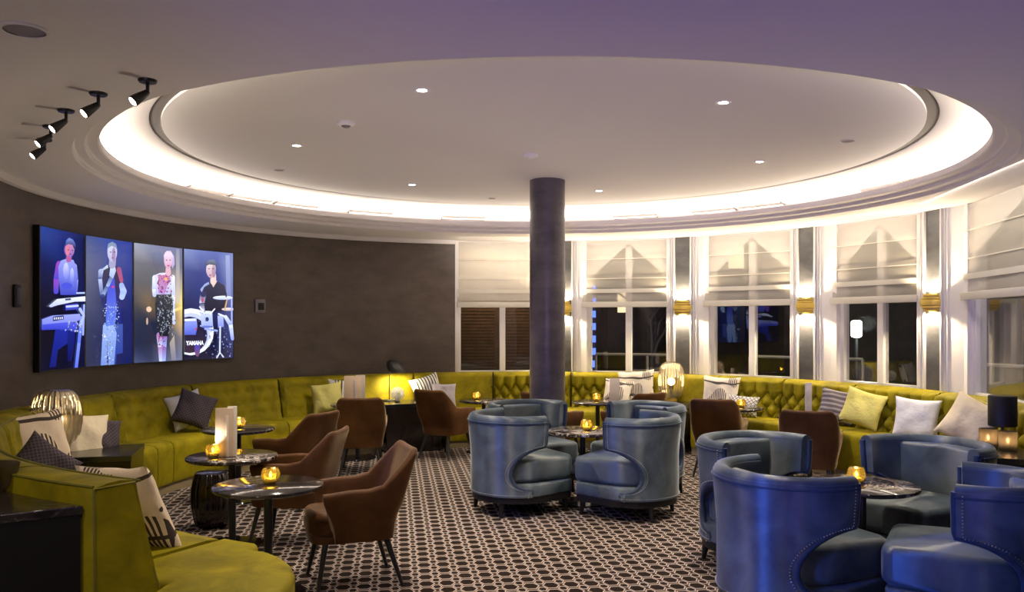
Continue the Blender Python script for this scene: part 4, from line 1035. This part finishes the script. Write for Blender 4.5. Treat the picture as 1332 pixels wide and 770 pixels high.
# dark glass candle holders at the right edge
for px, d, lab in ((1285.5, 5.86, 'dark glass tumbler candle, left one of two by the black cylinder'), (1311, 5.72, 'dark glass tumbler candle, right one of two by the black cylinder')):
    p = atd(px, d); t = thing('tumbler_candle', lab, 'candle holder', (p.x, p.y, .63), group='dark tumbler candles')
    MB().lathe([(.052, 0), (.056, .006), (.060, .13), (.057, .13), (.052, .012), (0, .012)], 28, cap=False).build('glass', M['smokeglass'], t)
    MB().lathe([(0, .013), (.034, .013), (.034, .045), (0, .045)], 18, cap=False).build('wax', M['wax'], t)
    MB().lathe([(0, .047), (.007, .055), (.009, .064), (.004, .082), (0, .09)], 10, cap=False).build('flame', M['flame'], t, ang=80); lamp_light((p.x, p.y, .70), .8, .02, (1, .68, .32))
p = atd(1304, 6.00); t = thing('black_lamp', 'tall black cylinder lamp behind two tumbler candles at right edge', 'lamp', (p.x, p.y, .63))
MB().lathe([(0, 0), (.06, 0), (.06, .012), (.012, .018), (.012, .16), (0, .16)], 24, cap=False).build('base', M['blackmetal'], t)
MB().lathe([(.0, .13), (.088, .13), (.094, .135), (.094, .345), (.09, .35), (0, .35)], 40, cap=False).build('lamp_shade', M['black'], t)

# menus
def menu(label, px, d, z, w, h, m1, m2, rz, two=True):
    p = atd(px, d); t = thing('menu_stand', label, 'menu', (p.x, p.y, z), rz, group='standing menus')
    m = MB(); lb(m, -w * .55, w * .45, -.008, .008, 0, h, bev=.003); m.build('front_card', m1, t)
    if two:
        m = MB(); lb(m, w * .10, w * .62, .014, .030, 0, h * 1.03, bev=.003); m.build('rear_card', m2, t)
        m = MB(); lb(m, w * .05, w * .2, -.02, -.009, .0, h * .86, bev=.003); m.build('page_edge', m2, t)
    return t
menu('tall beige two-leaf menu on the left marble table', 293, 5.56, ZTT, .115, .325, M['paper'], M['paper2'], .15)
menu('striped beige menu standing behind the cognac chair at left', 460, 9.22, ZTT, .20, .31, M['paper'], M['greycard'], -.1)
menu('plain pinkish grey menu card on the table right of the column', 800, 9.42, ZTT, .115, .27, M['greycard'], M['greycard'], -.05, False)
menu('narrow dark menu standing behind the rightmost cognac chair', 1052, 7.85, ZTT, .08, .33, M['f_lilac'], M['greycard'], .5, False)

# ribbed ceramic drum stool
p = at(277, 684, 0); t = thing('drum_stool', 'ribbed bronze ceramic drum stool under the left marble tables', 'stool', (p.x, p.y, 0))
prof = [(.10, 0), (.118, .01), (.135, .06), (.150, .14), (.155, .21), (.150, .29), (.135, .365), (.122, .40)]
MB().lathe(prof, 144, rib=lambda k, a: 1 + .045 * abs(math.cos(a * 10)) ** .8 - .02, cap=False).build('body', M['ceramic'], t, ang=60)
MB().lathe([(0, .408), (.10, .408), (.122, .402), (.126, .396), (.122, .388), (.10, .385)], 48, cap=False).build('top', M['blackgloss'], t)

# ------------------------------------------------------------------ cognac armchairs
def make_armchair():
    t = thing('armchair', '', 'chair', group='cognac velvet armchairs')
    z0 = .27
    NP = 56
    def plan(s):     # s 0..1 along left arm front -> back -> right arm front; returns outer xy, inward normal, backness
        L1, L2 = .26, .74
        hw, yb = .248, -.255
        if s < L1:
            q = s / L1; return Vector((-hw, .20 - q * .26)), Vector((1, 0)), 0.0
        if s > L2:
            q = (s - L2) / (1 - L2); return Vector((hw, -.06 + q * .26)), Vector((-1, 0)), 0.0
        a = PI * (s - L1) / (L2 - L1); ex = 2 / 4.6
        cx, sy = math.cos(a), math.sin(a); x = -hw * math.copysign(abs(cx) ** ex, cx); y = -.06 - (.195) * abs(sy) ** ex
        n = Vector((-(x / hw) * abs(x / hw) ** 1.4, -((y + .06) / .195) * abs((y + .06) / .195) ** 1.4)); n.normalize()
        return Vector((x, y)), n, sst(-y, .09, .22)
    def top(s):
        p, n, b = plan(s); f = sst(p.y, .02, .20)
        arm = .57 - .012 * f
        r = arm + (.785 - arm) * sst(-p.y, .10, .25)
        return r - .014 * (1 - abs(p.x) / .248) * b
    sec = []
    for k in range(8): sec.append((0.0, k / 7.0 * .93))
    for a in (30, 60, 90, 120, 150): sec.append(((1 - math.cos(math.radians(a))) / 2, .93 + .07 * math.sin(math.radians(a))))
    for k in range(8): sec.append((1.0, .93 - k / 7.0 * .93))
    TH = .05
    def fn(u, v):
        k = int(round(v * (len(sec) - 1))); i, h = sec[k]; p, n, b = plan(u); tp = top(u); z = z0 + (tp - z0) * h
        g = (z - z0); tap = .84 + .16 * sst(g, 0, .24)
        q = Vector((p.x * tap, p.y * (.88 + .12 * sst(g, 0, .22))))
        q += n * TH * i
        lean = .30 * max(0, z - .40) * (.25 + .75 * b) * sst(-p.y, -.02, .2); q.y -= lean
        if p.y > .1 and b == 0: q.x *= 1 + .0 * g
        front = sst(p.y, .12, .20); q.y -= front * .05 * (1 - sst(z, .36, .55)) 
        return (q.x, q.y, z)
    m = MB(); m.grid(fn, NP, len(sec))
    ns = len(sec)
    m.f.append(tuple(range(ns))); m.m.append(0); m.f.append(tuple((NP - 1) * ns + k for k in range(ns))); m.m.append(0)
    m.f.append(tuple([i * ns for i in range(NP)])); m.m.append(0)
    m.build('shell', M['brown'], t, ang=60)
    cu = []
    for k in range(40):
        a = 2 * PI * k / 40; c, s_ = math.cos(a), math.sin(a); cu.append((.193 * math.copysign(abs(c) ** .5, c), .03 + .235 * math.copysign(abs(s_) ** .5, s_)))
    MB().prism(cu, .30, .435, bev=.035, seg=4).build('seat_cushion', M['brown'], t, ang=50)
    MB().prism([(x * .95, y * .95) for x, y in cu], .262, .305, bev=.008).build('seat_base', M['brown'], t, ang=50)
    for sx in (-1, 1):
        for (y0, y1) in ((.17, .225), (-.17, -.255)):
            MB().tube([(sx * .15, y0, .275), (sx * .208, y1, 0)], lambda q: .019 - .009 * q, 10).build('leg', M['blackmetal'], t)
    return t
def face(fx, fy): return math.atan2(-fx, fy)
arm = [(-.94, 4.86, (-.93, -.36), 'cognac velvet armchair nearest the camera, facing the nearest marble table'), (-1.52, 5.74, (-1, .10), 'cognac armchair just behind the nearest one, facing the drum stool'),
       (-1.84, 6.93, (-.9, .42), 'cognac armchair closest to the left banquette table, seen side-on'), (-1.52, 8.42, (-.12, 1), 'cognac armchair with its back to us in front of the striped menu'),
       (-.73, 9.36, (.55, .84), 'cognac armchair with its back to us between dome lamp and column'), (1.27, 8.95, (-.55, .84), 'cognac armchair behind the middle blue chairs, only its back top showing'),
       (.46, 8.98, (.62, .78), 'cognac armchair mostly hidden behind the column'), (2.07, 8.28, (.42, .91), 'cognac armchair with its back to us left of the right front blue chairs'),
       (2.60, 7.22, (.42, .91), 'rightmost cognac armchair, back to us behind the blue chairs')]
a0 = make_armchair()
for i, (x, y, f, lab) in enumerate(arm):
    o = a0 if i == 0 else dup(a0, lab)
    o['label'] = lab; o.location = (x, y, 0); o.rotation_euler = (0, 0, face(*f))

# ------------------------------------------------------------------ blue tub chairs
def make_tub():
    t = thing('tub_chair', '', 'chair', group='blue velvet tub chairs')
    R, TH, z0, z1 = .375, .075, .165, .755
    def phe(z):
        b = 80 + 19 * max(0, min(1, (z - .22) / .34))
        q = (z - .385) / .168
        if abs(q) < 1: b -= 35 * math.sqrt(1 - q * q)
        return b
    zs = [z0, .19, .21] + [.217 + .336 * (1 - math.cos(PI * k / 18)) / 2 for k in range(19)] + [.57, .60, .64, .68, .72, z1]
    nv = len(zs); nu = 49
    def P(u, z, r):
        a = math.radians(phe(z)) * (2 * u - 1); fl = 1 + .05 * sst(z, .45, z1)
        return Vector((r * fl * math.sin(a), -r * fl * math.cos(a), z))
    m = MB()
    sec = [(R, k) for k in range(nv)] + [(R - TH, k) for k in reversed(range(nv))]
    def fn(u, v):
        r, k = sec[int(round(v * len(sec))) % len(sec)]; return P(u, zs[k], r)
    m.grid(fn, nu, len(sec), cv=True); ns = len(sec)
    for e in (0, nu - 1):
        for k in range(nv - 1):
            b = e * ns; m.f.append((b + k, b + k + 1, b + ns - 2 - k, b + ns - 1 - k)); m.m.append(0)
    m.build('shell', M['blue'], t, ang=35)
    # fat rolled rim along the top and down both front edges
    rp = [P(k / 40, z1, R - TH / 2) + Vector((0, 0, -.004)) for k in range(41)]
    m = MB().tube(rp, .0365, 12); m.build('rim', M['blue'], t, ang=60)
    m = MB().tube([P(k / 40, z1 - .022, R + .003) for k in range(41)], .0065, 6); m.build('piping', M['bluepipe'], t, ang=60)
    for u in (0, 1):
        pts = [P(u, z, R - TH * .22) for z in reversed(zs[1:])]
        MB().tube(pts, .019, 8).build('edge_roll', M['bluepipe'], t, ang=60)
        m = MB(); pn = [P(u, z, R + .006) for z in reversed(zs)]
        # evenly spaced nail heads just behind the edge roll
        acc = 0.0; last = pn[0]
        for a, b in zip(pn, pn[1:]):
            seg = (b - a).length; s = 0.0
            while acc + (seg - s) >= .015:
                s += .015 - acc; acc = 0.0; q = a + (b - a) * (s / seg)
                ang_ = math.atan2(q.x, -q.y); ang_ -= math.copysign(.085, ang_); rr = math.hypot(q.x, q.y)
                m.ball((rr * math.sin(ang_), -rr * math.cos(ang_), q.z), .0038, 5, 4)
            acc += seg - s
        m.build('nailhead_trim', M['nail'], t, ang=60)
    m = MB()
    for k in range(80):
        a = math.radians(-78 + 156 * k / 79); m.ball(((R + .004) * math.sin(a), -(R + .004) * math.cos(a), .182), .0038, 5, 4)
    m.build('nailhead_trim', M['nail'], t, ang=60)
    # inner back pad with a flat face
    Ri = R - TH + .015; zz = [.42, .74]
    m = MB(); aa = [math.radians(-57 + 114 * k / 16) for k in range(17)]
    pl_ = [(Ri * math.sin(a), -Ri * math.cos(a)) for a in aa] + [(.235, -.155), (-.235, -.155)]
    m.prism(pl_, .40, .745, bev=.018, seg=3); m.build('back_pad', M['blue'], t, ang=40)
    def dplan(w, yf, rb, cr=.05, n=24):
        pts = [(rb * math.sin(math.radians(-90 + 180 * k / n)), -rb * math.cos(math.radians(-90 + 180 * k / n))) for k in range(n + 1)]
        pts[0] = (-rb, 0); pts[-1] = (rb, 0)
        pts += [(w, yf - cr), (w - cr * .3, yf - cr * .3), (w - cr, yf), (-w + cr, yf), (-w + cr * .3, yf - cr * .3), (-w, yf - cr)]; return pts
    m = MB().prism(dplan(.285, .375, .318, .06), .265, .455, bev=.04, seg=4); m.build('seat_cushion', M['blue'], t, ang=50)
    m = MB().prism(dplan(.290, .355, .372, .03), .165, .262, bev=.012, seg=2); m.build('seat_rail', M['blue'], t, ang=50)
    m = MB().prism(dplan(.285, .350, .362, .03), .115, .164); m.build('plinth', M['black'], t, ang=30)
    for sx in (-1, 1):
        for (x, y) in ((.235, .30), (.22, -.25)):
            MB().tube([(sx * x, y, .12), (sx * (x + .012), y * 1.06, 0)], lambda q: .026 - .012 * q, 8).build('leg', M['black'], t)
    return t
tub = [(.04, 6.72, (.88, .47), 'blue tub chair of the middle group, nearest on the left'), (.94, 6.58, (-.86, .50), 'blue tub chair of the middle group, nearest on the right with dark side'),
       (.16, 7.52, (.58, -.81), 'blue tub chair directly in front of the round column'), (1.15, 7.40, (-.82, -.57), 'blue tub chair of the middle group, rear right, only its top showing'),
       (1.42, 4.20, (.93, .36), 'large blue tub chair at front right, showing its bright blue rounded back'), (1.56, 5.20, (.50, -.86), 'blue tub chair behind the bright one, left of the front right table'),
       (2.49, 5.04, (-.86, -.50), 'blue tub chair beyond the front right table, its inside facing us'), (2.20, 3.97, (-.86, .50), 'blue tub chair cut by the right photo edge')]
u0 = make_tub()
for i, (x, y, f, lab) in enumerate(tub):
    o = u0 if i == 0 else dup(u0, lab)
    o['label'] = lab; o.location = (x, y, 0); o.rotation_euler = (0, 0, face(*f))

# ------------------------------------------------------------------ scatter cushions
def cushion(label, px, r, size, mt, roll=0.0, tilt=18, yaw=0.0, z=None, d=None, asp=1.0, th=.075, ori=None):
    p = atd(px, d) if d else ray_circle(px, BC, r)
    t_ = theta(p); zz = z if z is not None else ZST + size * asp / 2 * (abs(math.cos(math.radians(roll))) + abs(math.sin(math.radians(roll)))) * math.cos(math.radians(tilt)) * .97 + .012
    m = MB(); n = 22; a, b = size / 2, size * asp / 2
    def side(s):
        def fn(u, v):
            x, y = 2 * u - 1, 2 * v - 1
            pin = 1 - .10 * ((1 - x * x) * (y * y) ) ; pin2 = 1 - .10 * ((1 - y * y) * (x * x))
            h = max(0.0, (1 - abs(x) ** 3.2) * (1 - abs(y) ** 3.2)) ** .55
            wr = (.006 * math.sin(7 * x + 3 * y + px) + .016 * noise.noise(Vector((x * 1.6 + px, y * 1.6, s * 3.0)))) * h
            return (x * a * pin2, s * (th * h + wr), y * b * pin)
        return fn
    m.grid(side(1), n, n); m.grid(side(-1), n, n)
    o = m.build('cushion', mt, ang=80)
    yw = -math.radians(t_ + yaw) if ori is None else math.radians(ori)
    o.matrix_world = Matrix.Translation((p.x, p.y, zz)) @ Matrix.Rotation(yw, 4, 'Z') @ Matrix.Rotation(-math.radians(tilt), 4, 'X') @ Matrix.Rotation(math.radians(roll), 4, 'Y')
    return tag(o, label, 'cushion', 'scatter cushions')
cushion('large cream leaf-print cushion beside the left barrel lamp', 46, 0, .46, M['f_leaf'], -6, 20, z=.68, d=5.62, ori=52)
cushion('small plum weave cushion propped on the large cream cushion', 52, 0, .36, M['f_dark'], 42, 18, z=.58, d=5.25, ori=42)
cushion('cream cushion mostly hidden behind the left barrel lamp', 106, 3.45, .40, M['f_cream'], 8, 20, z=.64, ori=50)
cushion('plum weave cushion to the right of the left barrel lamp', 128, 3.36, .34, M['f_dark'], 14, 20, z=.625, ori=55)
cushion('silvery cushion behind the plum one on the left banquette', 243, 3.55, .36, M['f_white'], -14, 22, ori=38)
cushion('plum weave cushion leaning on a silvery one, left banquette', 253, 3.44, .36, M['f_dark'], 22, 24, ori=30)
cushion('big cream leaf-print cushion against the near banquette end', 168, 0, .48, M['f_leaf'], 4, 24, z=.625, d=3.93, ori=-24 + 180)
cushion('pale yellow satin cushion behind the cognac chairs, left', 426, 3.44, .36, M['f_yellow'], -7, 16, ori=14)
cushion('white stripe cushion behind the pale yellow one', 448, 3.58, .40, M['f_stripe'], 2, 16, ori=14)
cushion('white brush-stripe cushion right of the dome lamp', 556, 3.52, .38, M['f_stripe'], -16, 16)
cushion('lilac grey cushion beside the white striped one', 577, 3.44, .32, M['f_lilac'], 3, 18)
cushion('white leaf-print cushion right of the pinkish grey menu', 828, 3.56, .46, M['f_leafw'], -6, 14)
cushion('plain white leaf cushion in front, behind the grey menu', 803, 3.42, .36, M['f_leafw'], 6, 20)
cushion('white leaf-print cushion right of the middle barrel lamp', 937, 3.56, .44, M['f_leafw'], 2, 14, yaw=-10)
cushion('oblong grey woven cushion right of the middle barrel lamp', 966, 3.44, .36, M['f_geo'], 3, 18, asp=.66, yaw=-10)
cushion('dark grey banded cushion on the right banquette', 1089, 3.56, .36, M['f_band'], 10, 20, yaw=-38)
cushion('pale yellow satin cushion on the right banquette', 1122, 3.46, .38, M['f_yellow'], 16, 22, yaw=-42)
cushion('silvery white cushion standing at the banquette seam, right', 1192, 3.46, .38, M['f_white'], 4, 14, yaw=-50)
cushion('cream cushion left of the black cylinder lamp', 1262, 3.54, .40, M['f_cream'], 26, 20, yaw=-52)

# ------------------------------------------------------------------ unseen lamps: coloured stage light and added fill
def area(name, loc_, target, sx, sy, e, c):
    la = bpy.data.lights.new(name, 'AREA'); la.shape = 'RECTANGLE'; la.size = sx; la.size_y = sy; la.energy = e; la.color = c
    lo = bpy.data.objects.new(name, la); col.objects.link(lo); lo.location = loc_; lo.rotation_euler = (Vector(target) - Vector(loc_)).to_track_quat('-Z', 'Y').to_euler(); return lo
lo = area('stage_blue_light', (-3.42, 1.3, 1.35), (1.6, 4.0, .52), .24, 1.2, 11, (.05, .15, 1.0)); lo.data.spread = math.radians(38)
lo = area('stage_blue_light', (-3.42, 3.0, 2.1), (.5, 6.5, .62), .20, .8, 3.6, (.06, .18, 1.0)); lo.data.spread = math.radians(30)
def spot(name, loc_, target, e, size, c, soft=.08):
    la = bpy.data.lights.new(name, 'SPOT'); la.energy = e; la.spot_size = math.radians(size); la.spot_blend = 1.0; la.color = c; la.shadow_soft_size = soft
    lo = bpy.data.objects.new(name, la); col.objects.link(lo); lo.location = loc_; lo.rotation_euler = (Vector(target) - Vector(loc_)).to_track_quat('-Z', 'Y').to_euler()
spot('stage_violet_spot', (-.6, -3.4, .5), (.9, 2.4, 2.575), 640, 46, (.30, .17, 1.0))
spot('stage_lilac_spot', (-1.8, -3.4, .9), (-2.2, 3.0, 2.575), 160, 52, (.85, .70, .92))
spot('chair_fill_spot', (.5, -3.6, 1.5), (1.7, 4.2, .5), 70, 26, (.95, .95, 1.0))  # unseen spot added to put a neutral grey stripe on the front chair
for x, y, e in ((-2.6, 2.0, 42), (-.6, 1.2, 45), (-2.6, -1.5, 40)):
    la = bpy.data.lights.new('rear_fill_spot', 'SPOT'); la.energy = e; la.spot_size = math.radians(125); la.spot_blend = .8; la.shadow_soft_size = .06; la.color = (1, .84, .64)  # unseen spots added under the ceiling as general warm fill
    lo = bpy.data.objects.new('rear_fill_spot', la); col.objects.link(lo); lo.location = (x, y, ZL - .03); lo.rotation_euler = (math.radians(20), 0, 0)

w = bpy.data.worlds.new('night'); scene.world = w; w.use_nodes = True
b = w.node_tree.nodes['Background']; b.inputs[0].default_value = (.10, .09, .10, 1); b.inputs[1].default_value = .15

cam = bpy.data.cameras.new('camera'); co = bpy.data.objects.new('camera', cam); col.objects.link(co)
co.location = (0, 0, EYE); co.rotation_euler = (PI / 2, 0, 0)
cam.sensor_fit = 'HORIZONTAL'; cam.sensor_width = 36; cam.lens = F / 1332 * 36; cam.shift_y = (HZ - 385) / 1332; cam.clip_start = .05; cam.clip_end = 200
scene.camera = co
vs = scene.view_settings; vs.view_transform = 'Standard'; vs.look = 'None'; vs.gamma = 1; vs.use_curve_mapping = False; vs.exposure = 0.55
scene.cycles.max_bounces = 8; scene.cycles.transparent_max_bounces = 16; scene.cycles.sample_clamp_indirect = 6; scene.cycles.use_denoising = True
scene.cycles.caustics_reflective = False; scene.cycles.caustics_refractive = False
